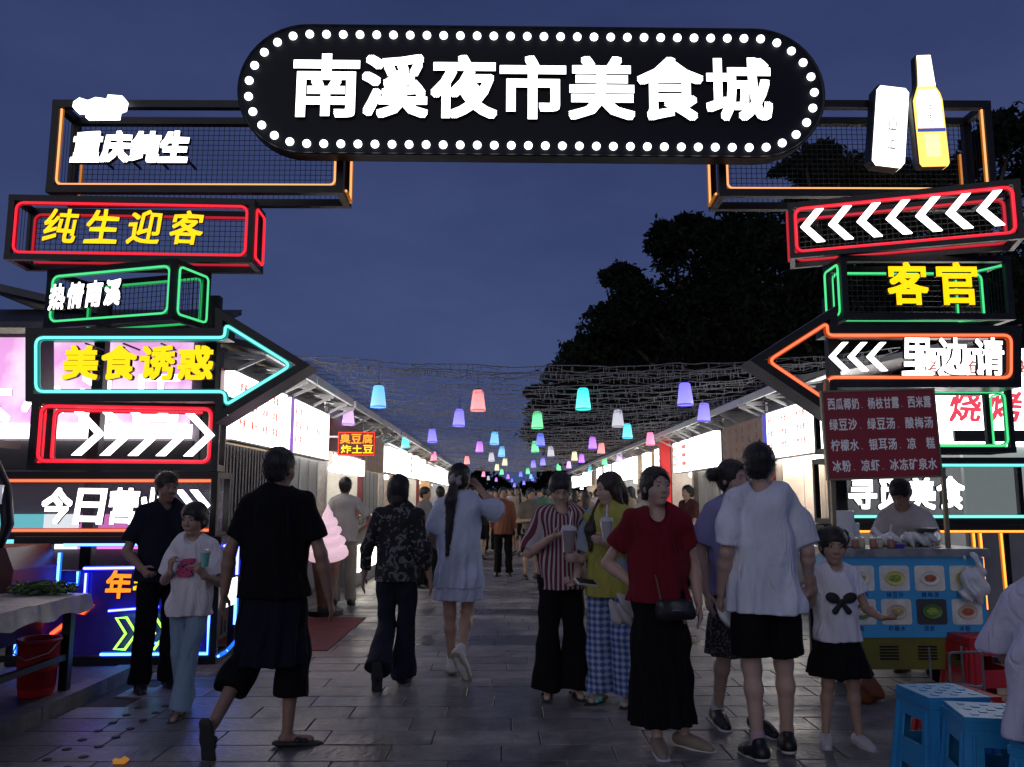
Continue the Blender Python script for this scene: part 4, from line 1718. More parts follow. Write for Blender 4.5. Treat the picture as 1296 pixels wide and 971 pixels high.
def cloth(name, c, rough=.88, bump=.55, var=.16):
    new = 'cloth_' + name not in MATS
    m = mat('cloth_' + name, c, rough, bump=bump, bscale=13, var=var, vscale=4, spec=.2, stretch=(1, 1, .5))
    if new:
        t = m.node_tree
        old = [n for n in t.nodes if n.type == 'BUMP'][0]
        co = t.nodes.new('ShaderNodeTexCoord')
        mp_ = t.nodes.new('ShaderNodeMapping')
        mp_.inputs['Rotation'].default_value = (.3, .5, .2)
        mp_.inputs['Scale'].default_value = (2.4, 2.4, .8)
        t.links.new(co.outputs['Object'], mp_.inputs['Vector'])
        w = t.nodes.new('ShaderNodeTexNoise')
        w.inputs['Scale'].default_value = 3.2
        w.inputs['Detail'].default_value = 3
        w.inputs['Distortion'].default_value = 1.6
        t.links.new(mp_.outputs['Vector'], w.inputs['Vector'])
        a = t.nodes.new('ShaderNodeMath')
        a.operation = 'SUBTRACT'
        a.inputs[1].default_value = .5
        t.links.new(w.outputs['Fac'], a.inputs[0])
        b2 = t.nodes.new('ShaderNodeMath')
        b2.operation = 'ABSOLUTE'
        t.links.new(a.outputs[0], b2.inputs[0])
        bp = t.nodes.new('ShaderNodeBump')
        bp.inputs['Strength'].default_value = .8
        bp.inputs['Distance'].default_value = .038
        t.links.new(b2.outputs[0], bp.inputs['Height'])
        t.links.new(old.outputs['Normal'], bp.inputs['Normal'])
        t.links.new(bp.outputs['Normal'], t.nodes['Principled BSDF'].inputs['Normal'])
    return m


EYEW, EYEB, LIP, BROW = mat('eye_white', (.42, .40, .39), .3), mat('eye_dark', (.02, .012, .01), .15), mat('lips', (.38, .12, .11), .4), mat('brow', (.02, .015, .012), .8)


def V3(*a):
    return np.array(a, float)


def rotz(a):
    c, s = math.cos(a), math.sin(a)
    return np.array([[c, -s, 0], [s, c, 0], [0, 0, 1.]])


def rotx(a):
    c, s = math.cos(a), math.sin(a)
    return np.array([[1., 0, 0], [0, c, -s], [0, s, c]])


def roty(a):
    c, s = math.cos(a), math.sin(a)
    return np.array([[c, 0, s], [0, 1., 0], [-s, 0, c]])


def folds(amp, seed, f=1.0, z0=None, z1=None, vert=0.0):
    r = random.Random(seed)
    ws = [(r.uniform(10, 26) * f, r.uniform(10, 26) * f, r.uniform(6, 16) * f, r.uniform(0, 6)) for _ in range(4)]

    def d(x, y, z, amp=amp * 1.35):
        o = 0
        warp = .8 * np.sin(9 * z + 5 * x)
        for a, b, c, ph in ws:
            o = o + np.sin(a * x + c * z + ph + warp) * np.sin(b * y - c * z * .6 + ph * 2)
        o = o * amp * .75 + amp * .5 * np.sin(6 * x + 22 * f * z + 2.2 * np.sin(13 * x + 7 * y + seed)) * np.clip(1.0 - np.abs(y) * 1.0, 0, 1) ** 2
        if vert:
            th = np.arctan2(x, y)
            w = 1.0
            if z0 is not None:
                w = np.clip((z0 - z) / (z0 - z1), 0, 1)
            o = o + vert * w * np.sin(th * 11 + 1.3 * np.sin(z * 7 + seed) + seed)
        return o
    return d


POSE0 = dict(hip=.93, lean=0.0, head=(0, 0, 0), turn=0.0,
             eL=(.222, .03, 1.11), wL=(.245, -.03, .87), eR=(-.222, .03, 1.11), wR=(-.245, -.03, .87),
             kL=(.10, -.015, .49), aL=(.11, .02, .085), kR=(-.10, -.015, .49), aR=(-.11, .02, .085),
             fL=(.15, -1, -.10), fR=(-.15, -1, -.10), hL=None, hR=None, gL='relax', gR='relax', pL=None, pR=None)


def person(label, loc, rz, H, pose, wear, hair=('short', HAIR), skin=SKIN, vox=.0085, face=False, hs=1.0, sw=1.0, bw=1.0, hw=1.0,
           group=None, shadow=None):
    p = dict(POSE0)
    p.update(pose)
    s = H / 1.70
    o = thing('person', label, 'person', loc, rz, group)
    fine = vox < .014
    ln = p['lean']

    def T(q):
        q = V3(*q)
        return V3(q[0], q[1] - ln * max(0, q[2] - .95), q[2] - abs(ln) * .18 * max(0, q[2] - .95))
    pel, wai, che, upc = T((0, 0, .93)), T((0, 0, 1.08)), T((0, .0, 1.26)), T((0, .01, 1.36))
    nb, nt_ = T((0, .015, 1.42)), T((0, -.005, 1.51))
    hc = T((0, -.015, 1.585 + .02 * (hs - 1))) + V3(0, 0, .10 * (hs - 1))
    shx = .152 * sw
    shL, shR = T((shx, .01, 1.375)), T((-shx, .01, 1.375))
    hpL, hpR = V3(.088 * hw, 0, .90), V3(-.088 * hw, 0, .90)
    eL, wL, eR, wR = [V3(*p[q]) for q in ('eL', 'wL', 'eR', 'wR')]
    kL, aL, kR, aR = [V3(*p[q]) for q in ('kL', 'aL', 'kR', 'aR')]
    HM = rotz(p['head'][0]) @ rotx(p['head'][1]) @ roty(p['head'][2])

    def Hd(x, y, z):
        return hc + HM @ (V3(x, y, z) * hs)
    HMt = HM.T
    B = Sdf(vox)
    B.cap(pel, wai, .128 * hw, .105 * bw, .04, .66)
    B.cap(wai, che, .105 * bw, .122 * bw, .04, .66)
    B.cap(che, upc, .122 * bw, .095, .04, .62)
    B.cap(shL, shR, .040, .040, .03)
    B.cap(nb - V3(0, 0, .03), nt_, .058, .050, .03)
    # head
    B.ell(Hd(0, .012, .030), V3(.076, .093, .088) * hs, .02, HMt)
    B.ell(Hd(0, -.022, -.025), V3(.062, .070, .088) * hs, .03, HMt)
    if fine:
        B.ell(Hd(0, -.058, -.092), V3(.026, .022, .018) * hs, .03, HMt)
        for q in (-1, 1):
            B.ell(Hd(q * .036, -.052, -.028), V3(.026, .026, .028) * hs, .03, HMt)
            B.ell(Hd(q * .077, .008, -.008), V3(.010, .020, .032) * hs, .008, HMt)
            B.cap(Hd(q * .012, -.082, .030), Hd(q * .042, -.072, .030), .011 * hs, .010 * hs, .015)
            B.ell(Hd(q * .031, -.100, .008), V3(.017, .015, .011) * hs, .012, HMt, sub=True)
            B.ell(Hd(q * .012, -.096, -.028), V3(.008, .010, .007) * hs, .008, HMt)
        B.cap(Hd(0, -.086, .012), Hd(0, -.106, -.022), .0075 * hs, .012 * hs, .010)
        B.cap(Hd(-.018, -.082, -.058), Hd(.018, -.082, -.058), .009 * hs, .009 * hs, .012)
        B.cap(Hd(-.018, -.095, -.0575), Hd(.018, -.095, -.0575), .0028, .0028, .003, sub=True)
    # arms
    for (sh, e, w, sd) in ((shL, eL, wL, 'L'), (shR, eR, wR, 'R')):
        B.cap(sh, e, .034, .038, .01)
        mid = e + (w - e) * .3
        B.cap(e, mid, .037, .040, .015)
        B.cap(mid, w, .040, .026, .015)
        sg = 1 if sd == 'L' else -1
        hd = p['h' + sd]
        fd = (w - e) / np.linalg.norm(w - e) if hd is None else V3(*hd) / np.linalg.norm(hd)
        pn = p['p' + sd]
        pn = V3(-sg, 0, 0) if pn is None else V3(*pn)      # palm faces this way
        pn = pn - fd * (pn @ fd)
        pn /= np.linalg.norm(pn) + 1e-9
        sdv = np.cross(pn, fd) * sg                      # towards the thumb... sign fixed below
        if sd == 'L' and sdv @ V3(0, -1, .3) < 0 and hd is None:
            sdv = -sdv
        if sd == 'R' and sdv @ V3(0, -1, .3) < 0 and hd is None:
            sdv = -sdv
        pe = w + fd * .085
        B.cap(w, pe, .030, .036, .018, .48, pn)
        if fine:
            curl = {'relax': .35, 'hold': 1.15, 'fist': 1.5, 'flat': .08}[p['g' + sd]]
            lens = (.040, .045, .042, .033)
            for i in range(4):
                off = sdv * (.026 - .0175 * i)
                a0 = pe + off + fd * (.0 if i in (1, 2) else -.006)
                c1 = curl * (.8 + .1 * i)
                d1 = fd * math.cos(c1 * .6) + pn * math.sin(c1 * .6)
                d2 = fd * math.cos(c1 * 1.5) + pn * math.sin(c1 * 1.5)
                a1 = a0 + d1 * lens[i]
                a2 = a1 + d2 * lens[i] * .85
                B.cap(a0 - fd * .012, a1, .0092, .0085, .005)
                B.cap(a1, a2, .0085, .0072, .004)
            t0 = w + fd * .03 + sdv * .024
            t1 = t0 + fd * .035 + sdv * .024 + pn * (.012 + .02 * min(1, curl))
            t2 = t1 + fd * .028 + sdv * .002 + pn * .015 * min(1.2, curl)
            B.cap(t0, t1, .0125, .0105, .01)
            B.cap(t1, t2, .0105, .0085, .004)
        else:
            B.cap(pe, pe + fd * .07 + pn * .02, .026, .016, .02, .5, pn)
    # legs
    feet = []
    for (hp, k_, a_, f_) in ((hpL, kL, aL, V3(*p['fL'])), (hpR, kR, aR, V3(*p['fR']))):
        B.cap(hp, k_, .084 * (.5 + .5 * hw), .052, .03)
        d = (a_ - k_)
        cm = k_ + d * .3 + V3(0, .014, 0)
        B.cap(k_, cm, .046, .048, .03)
        B.cap(cm, a_, .047, .031, .03)
        f_ = f_ / np.linalg.norm(f_)
        d /= np.linalg.norm(d)
        # sole normal: in the plane of shin and toe
        nrm = -(d - f_ * (d @ f_))
        nrm /= np.linalg.norm(nrm)
        feet.append((a_, f_, nrm))
        B.cap(a_ - nrm * .045 - f_ * .02, a_ - nrm * .048 + f_ * .13, .030, .026, .03, .8, nrm)
    body = add_np('body', B.mesh(), skin, o, s)
    # ---------------- face pieces
    if face:
        for q in (-1, 1):
            E_ = Sdf(.0025)
            E_.ell(Hd(q * .031, -.0795, .009), V3(.0140, .010, .0048) * hs, .001, HMt)
            e_ = add_np('eye', E_.mesh(), EYEW, o, s)
            I_ = Sdf(.002)
            I_.ell(Hd(q * .031, -.0870, .0088), V3(.0062, .0045, .0050) * hs, .001, HMt)
            add_np('iris', I_.mesh(), EYEB, e_, s)
            W_ = Sdf(.0025)
            W_.cap(Hd(q * .016, -.0905, .030), Hd(q * .045, -.078, .033), .0042, .0028, .002)
            add_np('eyebrow', W_.mesh(), BROW, o, s)
        M_ = Sdf(.0025)
        M_.cap(Hd(-.018, -.0870, -.0545), Hd(.018, -.0870, -.0545), .0045, .0045, .003)
        M_.cap(Hd(-.014, -.0870, -.0635), Hd(.014, -.0870, -.0635), .0055, .0055, .003)
        add_np('lips', M_.mesh(), LIP, o, s)
    # ---------------- clothes
    cv = vox * 1.12 if fine else vox
    for w_ in wear:
        kind = w_[0]
        m_ = w_[1]
        a = w_[2] if len(w_) > 2 else {}
        seed = len(label) + len(kind)
        if kind in ('tshirt', 'shirt', 'blouse', 'dress', 'long_tshirt'):
            hem, lo_, sl, slr = a.get('hem', .86), a.get('loose', .03), a.get('sleeve', .62), a.get('sr', .078)
            C = Sdf(cv)
            fl = a.get('flat', .74)
            hx = a.get('shift', 0)
            C.cap(T((0, .0, 1.335)), T((0, .0, 1.10)), .135 * bw + lo_, .13 * bw + lo_, .05, fl)
            C.cap(T((0, .0, 1.12)), V3(hx, .0, hem + (0 if hem > .3 else 0)), .13 * bw + lo_, .150 * max(bw, hw) + lo_ + .012 + a.get('flare', .0), .05, fl + .05, )
            C.hem = hem
            C.cap(shL + V3(-.025, 0, -.008), V3(0, .012, nb[2] - .022) + V3(0, nb[1] - .015, 0), .058 + lo_ * .25, .062 + lo_ * .2, .05, .9)
            C.cap(shR + V3(.025, 0, -.008), V3(0, .012, nb[2] - .022) + V3(0, nb[1] - .015, 0), .058 + lo_ * .25, .062 + lo_ * .2, .05, .9)
            C.cap(nb + V3(0, .01, -.045), nb + V3(0, .012, -.012), .088, .064, .03)
            for (sh, e, w2) in ((shL, eL, wL), (shR, eR, wR)):
                if sl <= 1:
                    en = sh + (e - sh) * sl
                    d = (e - sh) / np.linalg.norm(e - sh)
                    C.cap(sh + V3(0, 0, .0), en + d * .02, .056 + lo_ * .25, slr, .025, cuts=((en, d),))
                else:
                    C.cap(sh, e, .056 + lo_ * .25, slr * .86, .03)
                    en = e + (w2 - e) * (sl - 1)
                    d = (w2 - e) / np.linalg.norm(w2 - e)
                    C.cap(e, en + d * .02, slr * .86, slr * .74, .03, cuts=((en, d),))
            if a.get('collar'):
                for q in (-1, 1):
                    C.cap(nb + V3(q * .012, -.075, -.015), nb + V3(q * .055, -.02, .025), .016, .018, .01, .5, (q, -1, .4))
                C.cap(nb + V3(-.05, .03, .03), nb + V3(.05, .03, .03), .018, None, .01)
            if a.get('cape'):
                for q in (-1, 1):
                    C.cap(nb + V3(q * .05, -.06, -.03), nb + V3(q * .14, -.05, -.06), .04, .05, .01, .4, (0, -.5, 1))
                C.cap(nb + V3(-.12, .05, -.03), nb + V3(.12, .05, -.03), .045, None, .01, .4, (0, .3, 1))
            if fine:
                # neck opening
                vn = a.get('vneck', .03)
                C.cap(nb + V3(0, -.15, .05 - vn), nb + V3(0, -.02, .07), .05, .060, .012, sub=True)
            C_ = C.mesh(folds(a.get('fold', .0052), seed, 1, hem + .45, hem, a.get('vert', .006)), None)
            cl = add_np(kind, C_, m_, o, s)
            cl['fabric'] = 1
            for (nm, prm) in a.get('prints', ()):
                prm(cl, s, T)
        elif kind in ('trousers', 'shorts', 'flared_trousers', 'capri_trousers', 'jeans'):
            hem = a.get('hem', .06)
            r0, r1, r2 = a.get('r', (.10, .075, .07))
            r0 = min(r0, .092)
            C = Sdf(cv)
            top = a.get('top', 1.0)
            C.cap(V3(0, .0, .98), V3(0, 0, .88), .132 * bw, .146 * hw + .006, .04, .74, cuts=((V3(0, 0, top), V3(0, 0, 1)),))
            for (hp, k_, a_) in ((hpL, kL, aL), (hpR, kR, aR)):
                if hem > .46:
                    t = (hp[2] - hem) / max(.05, hp[2] - k_[2])
                    en = hp + (k_ - hp) * min(1.1, t)
                    d = (k_ - hp) / np.linalg.norm(k_ - hp)
                    C.cap(hp, en + d * .02, r0, r1, .012, cuts=((en, d),))
                else:
                    C.cap(hp, k_, r0, r1, .015)
                    d = (a_ - k_) / np.linalg.norm(a_ - k_)
                    frac = (.49 - hem) / .405
                    en = k_ + (a_ - k_) * frac
                    C.cap(k_, en + d * .02, r1, r2, .012, cuts=((en, d),))
            add_np(kind, C.mesh(folds(a.get('fold', .002 if hem > .46 else .0045), seed + 3, 1.2)), m_, o, s)
        elif kind in ('skirt', 'apron', 'long_skirt'):
            hem, rh = a.get('hem', .5), a.get('rh', .24)
            C = Sdf(cv)
            C.cap(V3(0, 0, 1.0), V3(0, 0, .90), .128 * bw, .155 * hw, .04, .78, cuts=((V3(0, 0, a.get('top', 1.02)), V3(0, 0, 1)),))
            C.cap(V3(0, 0, .92), V3(a.get('shift', 0), 0, hem), .155 * hw, rh, .04, a.get('flat', .8))
            C.hem = hem
            add_np(kind, C.mesh(folds(.004, seed, 1, .9, hem, a.get('vert', .018))), m_, o, s)
        elif kind in ('sneakers', 'slippers', 'sandals', 'clogs', 'flat_shoes'):
            for (a_, f_, nrm) in feet:
                sdv = np.cross(f_, nrm)
                C = Sdf(cv * .8)
                base = a_ - nrm * .062
                he, to = base - f_ * .045, base + f_ * .165
                up = .034 if kind in ('sneakers', 'clogs') else .026
                if kind in ('sneakers', 'clogs', 'flat_shoes'):
                    C.cap(he + nrm * .022, base + f_ * .07 + nrm * .012, up + .006, up + .010, .02, 1)
                    C.cap(base + f_ * .07 + nrm * .012, to + nrm * .004, up + .010, up + .002, .02, 1)
                    C.cap(he + nrm * .02 + f_ * .02, he + nrm * (.075 if kind == 'sneakers' else .035) + f_ * .03, .040, .038, .03)
                    C.cap(base + nrm * .028 + f_ * .03, base + nrm * .018 + f_ * .12, .038, .030, .03)
                else:
                    C.cap(base + f_ * .06 + nrm * .008 - sdv * .028, base + f_ * .06 + nrm * .008 + sdv * .028, .022, None, .02)
                    C.cap(base + f_ * .10 + nrm * .004 - sdv * .022, base + f_ * .10 + nrm * .004 + sdv * .022, .020, None, .02)
                sh = add_np('shoe' if kind != 'slippers' else 'slipper', C.mesh(), m_, o, s)
                Sl = Sdf(cv * .7)
                Sl.cap(he - nrm * .008 + f_ * .005, base + f_ * .06 - nrm * .008, .042, .041, .02, .40, nrm)
                Sl.cap(base + f_ * .06 - nrm * .008, to - nrm * .012 + f_ * .0, .041, .046, .02, .36, nrm)
                add_np('sole', Sl.mesh(), a.get('sole', mat('sole_dark', (.03, .03, .03), .7)), sh, s)
                if a.get('sock') is not None:
                    K = Sdf(cv * .8)
                    K.cap(a_ - nrm * .02, a_ + V3(0, 0, .05), .040, .040, .01)
                    add_np('sock', K.mesh(), a['sock'], o, s)
        elif kind == 'bow_print':
            C = Sdf(.004)
            yy = -.155
            c = V3(0, yy, 1.17)
            for q in (-1, 1):
                C.ell(c + V3(q * .070, 0, .034), (.060, .014, .044), .012, roty(q * .35))
                C.cap(c, c + V3(q * .055, .0, -.075), .016, .026, .01, .5)
            C.ell(c, (.022, .014, .022), .01)
            add_np('bow', C.mesh(), m_, o, s)
        elif kind == 'chest_print':
            mb = MB()
            r = random.Random(3)
            for i in range(16):
                x, z = r.uniform(-.07, .07), r.uniform(1.14, 1.27)
                ww, hh = r.uniform(.012, .03), r.uniform(.01, .02)
                yb = -.150 - .012 * math.cos(x * 12)
                mb.box((x - ww, yb - .004, z - hh), (x + ww, yb + .03, z + hh))
            ob = mb.build('chest_print', m_, o)
            ob.scale = (s, s, s)
        elif kind == 'apron_strap':
            C = Sdf(cv)
            for q in (-1, 1):
                C.cap(T((q * .10, .10, 1.05)), T((q * .09, .11, 1.38)), .012, None, .005)
            add_np('apron_strap', C.mesh(), m_, o, s)
        elif kind == 'glasses':
            mb = MB()
            for q in (-1, 1):
                ring = [Hd(q * .031 + .022 * math.cos(t), -.108, .008 + .017 * math.sin(t)) * s for t in np.linspace(0, 2 * math.pi, 14)[:-1]]
                mb.tube(ring, .0018, 5, closed=True)
                mb.tube([Hd(q * .053, -.106, .010) * s, Hd(q * .080, -.04, .012) * s, Hd(q * .082, .01, .008) * s], .002, 5)
            mb.tube([Hd(-.010, -.110, .010) * s, Hd(.010, -.110, .010) * s], .002, 5)
            mb.build('glasses', m_, o)
    # ---------------- hair
    hk, hm = hair[0], hair[1]
    hv = .0075 if fine else vox
    Hh = Sdf(hv)
    big = .0 if hk == 'short' else .004
    Hh.ell(Hd(0, .016, .036), V3(.088 + big, .106 + big, .099 + big) * hs, .02, HMt)
    if hk == 'short':
        Hh.ell(Hd(0, .040, -.035), V3(.068, .062, .050) * hs, .03, HMt)
        Hh.cap(Hd(0, -.13, -.055), Hd(0, -.13, -.02), .088 * hs, .083 * hs, .012, sub=True)
        for q in (-1, 1):
            Hh.ell(Hd(q * .082, -.012, -.045), V3(.03, .05, .045) * hs, .01, HMt, sub=True)
        if hair[2:]:
            Hh.cap(Hd(-.05, -.082, .062), Hd(.05, -.082, .062), .024 * hs, None, .015)
    else:
        Hh.ell(Hd(0, .038, -.015), V3(.084, .068, .075) * hs, .03, HMt)
        fr = .076 if hk in ('bangs', 'pigtail') else .084
        Hh.cap(Hd(0, -.135, -.06), Hd(0, -.135, -.015 + (.03 if hk not in ('bangs', 'pigtail') else .005)), .088 * hs, fr * hs, .012, sub=True)
        if hk == 'bob':
            Hh.ell(Hd(0, .035, -.06), V3(.088, .066, .085) * hs, .03, HMt)
            Hh.cap(Hd(.0, .08, -.10), Hd(.0, .075, -.20), .045 * hs, .022 * hs, .03)
        if hk == 'ponytail':
            Hh.ell(Hd(0, .105, -.0), V3(.045, .032, .04) * hs, .02, HMt)
            pz = hair[2] if len(hair) > 2 else .5
            q0 = Hd(-.0, .118, -.005)
            x_ = hair[3] if len(hair) > 3 else 0
            Hh.cap(q0, q0 + V3(.01 + x_ * .3, .05, -.16), .032, .046, .02, .7)
            Hh.cap(q0 + V3(.01 + x_ * .3, .05, -.16), q0 + V3(x_, .045, -pz), .046, .018, .02, .6)
        if hk == 'long':
            for q in (-1, 1):
                Hh.cap(Hd(q * .070, .02, -.03), T((q * .11, .055, 1.30)), .040, .040, .03, .75, (.5, 1, 0))
            Hh.cap(Hd(0, .07, -.05), T((0, .14, 1.22)), .085, .09, .03, .5)
            Hh.cap(T((0, .14, 1.22)), T((0, .145, 1.08)), .09, .05, .03, .45)
            q = hair[2] if len(hair) > 2 else -1
            Hh.cap(Hd(q * .075, -.02, -.04), T((q * .115, -.135, 1.28)), .028, .038, .03, .8)
            Hh.cap(T((q * .115, -.135, 1.28)), T((q * .105, -.15, 1.13)), .038, .018, .03, .6)
        if hk == 'bun':
            bx_ = hair[2] if len(hair) > 2 else (0, .12, .02)
            Hh.ell(Hd(*bx_), V3(.048, .046, .046) * hs, .012, HMt)
        if hk == 'pigtail':
            for q in (-1, 1):
                Hh.ell(Hd(q * .075, .03, .085), V3(.030, .030, .030) * hs, .01, HMt)
                Hh.ell(Hd(q * .098, .045, .05), V3(.018, .018, .034) * hs, .01, HMt)
    if fine:
        HV = Hh.mesh(lambda x, y, z: .0022 * np.sin(np.arctan2(x - hc[0], y - hc[1]) * 46 + 6 * np.sin(z * 22)) + .003 * np.sin(34 * x + 5) * np.sin(29 * y) * np.sin(23 * z))
    else:
        HV = Hh.mesh()
    hob = add_np('hair', HV, hm, o, s)
    if fine:
        r_ = np.random.default_rng(len(label))
        V, Q = HV
        n = 900
        f = Q[r_.integers(0, len(Q), n)]
        c0 = V[f].mean(1)
        nn = np.cross(V[f[:, 1]] - V[f[:, 0]], V[f[:, 3]] - V[f[:, 0]])
        nn /= np.linalg.norm(nn, axis=1)[:, None] + 1e-9
        out = (c0 - hc) / (np.linalg.norm(c0 - hc, axis=1)[:, None])
        nn = np.where((np.einsum('ij,ij->i', nn, out) < 0)[:, None], -nn, nn)
        dn = V3(0, .25, -1)
        tg = dn - nn * (nn @ dn)[:, None] + r_.normal(size=(n, 3)) * .35
        tg /= np.linalg.norm(tg, axis=1)[:, None]
        L_ = r_.uniform(.018, .045, n)[:, None]
        sd = np.cross(tg, nn)
        w = r_.uniform(.0008, .0018, n)[:, None]
        p1 = c0 + tg * L_ * .5 + nn * L_ * .16
        p2 = c0 + tg * L_ + nn * L_ * r_.uniform(.0, .30, n)[:, None]
        b0 = c0 - nn * .003
        vv = np.stack([b0 - sd * w, b0 + sd * w, p1 + sd * w, p1 - sd * w, p2 + sd * w * .3, p2 - sd * w * .3], 1).reshape(-1, 3)
        base = np.arange(n)[:, None] * 6
        qq = np.concatenate([base + np.array([0, 1, 2, 3]), base + np.array([3, 2, 4, 5])])
        st = add_np('hair_strands', (vv, qq), hm, hob, s)
        st['kind'] = 'stuff'
    return o

# ------------------------------------------------------------------ things in front of the arch
# long table on the left with vegetables
tb = thing('serving_table', 'long table on the left with pale top, wilted greens and a knife', 'table', (-3.02, 4.06, .085))
TOPM = mat('foil_top', (.42, .42, .40), .38, .1, bump=.8, bscale=9, var=.3, vscale=5)
q = MB()
nx, ny = 12, 16
r = random.Random(4)
zz = [[.66 + r.uniform(-.006, .006) for _ in range(ny + 1)] for _ in range(nx + 1)]
vs = [(-1.55 + 1.55 * i / nx, 2.15 * j / ny, zz[i][j]) for i in range(nx + 1) for j in range(ny + 1)]
q.add(vs, [(i * (ny + 1) + j, (i + 1) * (ny + 1) + j, (i + 1) * (ny + 1) + j + 1, i * (ny + 1) + j + 1) for i in range(nx) for j in range(ny)])
q.box((-1.55, 0, .58), (0, 2.15, .652))
q.build('table_top', TOPM, tb)
q = MB()
n = 40
for i in range(n):
    y0, y1 = 2.15 * i / n, 2.15 * (i + 1) / n
    d0, d1 = .012 + .012 * math.sin(i * 1.3), .012 + .012 * math.sin((i + 1) * 1.3)
    z0, z1 = .55 + .015 * math.sin(i * .8), .55 + .015 * math.sin((i + 1) * .8)
    q.add([(.002, y0, .66), (.002, y1, .66), (d1 + .012, y1, z1), (d0 + .012, y0, z0)], [(0, 1, 2, 3)])
q.build('table_cover', TOPM, tb, smooth=True)
for x in (-.08, -1.45):
    for y_ in (.12, 1.05, 2.03):
        MB().box((x - .03, y_ - .03, .0), (x + .03, y_ + .03, .58)).build('leg', BLACK, tb)
for y_ in (.12, 2.03):
    MB().box((-1.42, y_ - .02, .20), (-.11, y_ + .02, .24)).build('stretcher', BLACK, tb)
MB().box((-.1, .16, .22), (-.06, 2.0, .26)).build('stretcher', BLACK, tb)
gm = [mat('greens_%d' % i, c, .6, var=.3, vscale=30) for i, c in enumerate(((.06, .12, .03), (.10, .17, .04), (.04, .09, .03)))]
ym = mat('yellow_greens', (.45, .45, .10), .6, var=.3, vscale=20)


def veg(name, label, c, rx, ry, rz_, n, seed, mats):
    r = np.random.default_rng(seed)
    d = r.normal(size=(n, 3))
    d /= np.linalg.norm(d, axis=1)[:, None]
    pos = d * (r.random(n) ** .4)[:, None] * np.array((rx, ry, rz_)) + np.array((0, 0, rz_ * .6))
    pos[:, 2] = np.abs(pos[:, 2]) + .008
    a = r.normal(size=(n, 3))
    a[:, 2] *= .4
    a /= np.linalg.norm(a, axis=1)[:, None]
    b = np.cross(a, r.normal(size=(n, 3)))
    b /= np.linalg.norm(b, axis=1)[:, None]
    s_ = r.uniform(.02, .05, n)
    a *= s_[:, None]
    b *= (s_ * .28)[:, None]
    V = np.stack([pos - a, pos - b, pos + a, pos + b], 1).reshape(-1, 3)
    o = np_mesh(name, V, np.arange(4 * n).reshape(-1, 4), mats, None, r.integers(0, len(mats), n))
    o.location = c
    return tag(o, label, 'vegetables')


veg('greens_heap', 'heap of dark green leafy vegetables at the near left of the long table', (-3.75, 5.65, .75), .34, .26, .07, 900, 1, gm)
veg('greens_heap', 'smaller green heap on the long table, nearer its right corner', (-3.32, 6.12, .75), .24, .14, .05, 600, 2, gm)
veg('yellow_shoots_heap', 'pale yellow shoots lying on the table beside the green heap', (-3.85, 5.2, .75), .20, .14, .03, 300, 3, [ym])
k_ = thing('kitchen_knife', 'dark knife lying flat on the long table', 'knife', (-3.25, 4.92, .752), R(100))
MB().prism([(0, 0), (.20, 0), (.20, .035), (.03, .035)], -.001, .001, Matrix.Rotation(R(-90), 4, 'X')).build('blade', GREY, k_)
MB().box((.2, -.018 - .012, -.004), (.32, -.006, .012)).build('handle', BLACK, k_)
# red crates under the table
RP = mat('red_plastic', (.50, .02, .02), .35, var=.1)
o = thing('plastic_bucket', 'tall round red plastic bucket standing under the long table', 'bucket', (-3.22, 5.95, .087))
MB().lathe([(.001, 0), (.105, 0), (.112, .02), (.118, .17), (.126, .18), (.128, .20), (.132, .36), (.142, .365), (.142, .385), (.130, .385), (.118, .06), (.001, .05)], 28, cap=False).build('bucket_body', RP, o, smooth=True)
MB().tube([(-.142, -.01, .36), (-.12, -.10, .30), (0, -.15, .26), (.12, -.10, .30), (.142, -.01, .36)], .005, 6).build('handle', GREY, o)
# small plastic bags with blue reflections, below the table
o = thing('plastic_basin', 'dark plastic basin on the platform under the table', 'basin', (-3.75, 4.75, .086))
MB().lathe([(.17, 0), (.23, .14), (.245, .145), (.235, .15), (.22, .14), (.165, .012)], 24, cap=False).build('basin_body', mat('dark_plastic', (.03, .03, .06), .2), o, smooth=True)
MB().lathe([(.0005, .012), (.168, .012)], 24, cap=False).build('basin_floor', mat('dark_plastic', (.03, .03, .06), .2), o)

# dark red three-wheeled vendor cab at the left edge
cb = thing('vendor_tricycle', 'dark maroon three wheeled cab with black framed windscreen at the left edge', 'tricycle', (-4.0, 6.58, .085))
MAR = mat('maroon_paint', (.05, .006, .008), .3, .2, var=.2)
MB().prism([(-1.1, .25), (.30, .25), (.36, .45), (.40, .82), (.33, .98), (-1.1, .98)][::-1], -.35, .25).build('body', MAR, cb)
MB().tube([(-1.1, -.3, 1.02), (.26, -.3, 1.0), (.30, -.3, 1.15), (.26, -.3, 1.42), (.12, -.3, 1.68), (-.10, -.3, 1.82), (-1.1, -.3, 1.86)], .045, 8).build('windscreen_frame', BLACK, cb, smooth=True)
MB().prism([(-1.1, 1.84), (.0, 1.80), (.0, 1.74), (-1.1, 1.78)][::-1], -.34, .3).build('roof', MAR, cb)
MB().box((.20, -.365, 1.30), (.28, -.33, 1.44)).build('mirror_bracket', mat('chrome', (.7, .7, .72), .15, .9), cb)
for (x, y_) in ((.0, -.2), (-.9, -.30), (-.9, .3)):
    q = MB().lathe([(.10, -.045), (.21, -.05), (.23, 0), (.21, .05), (.10, .045)], 20)
    q.v = [(x + v[0], y_ + v[2], .23 + v[1]) for v in q.v]
    q.build('wheel', mat('rubber', (.02, .02, .02), .8), cb, smooth=False)
MB().tube([(-.05, -.2, .23), (.05, -.2, .5)], .02, 6).build('fork', BLACK, cb)

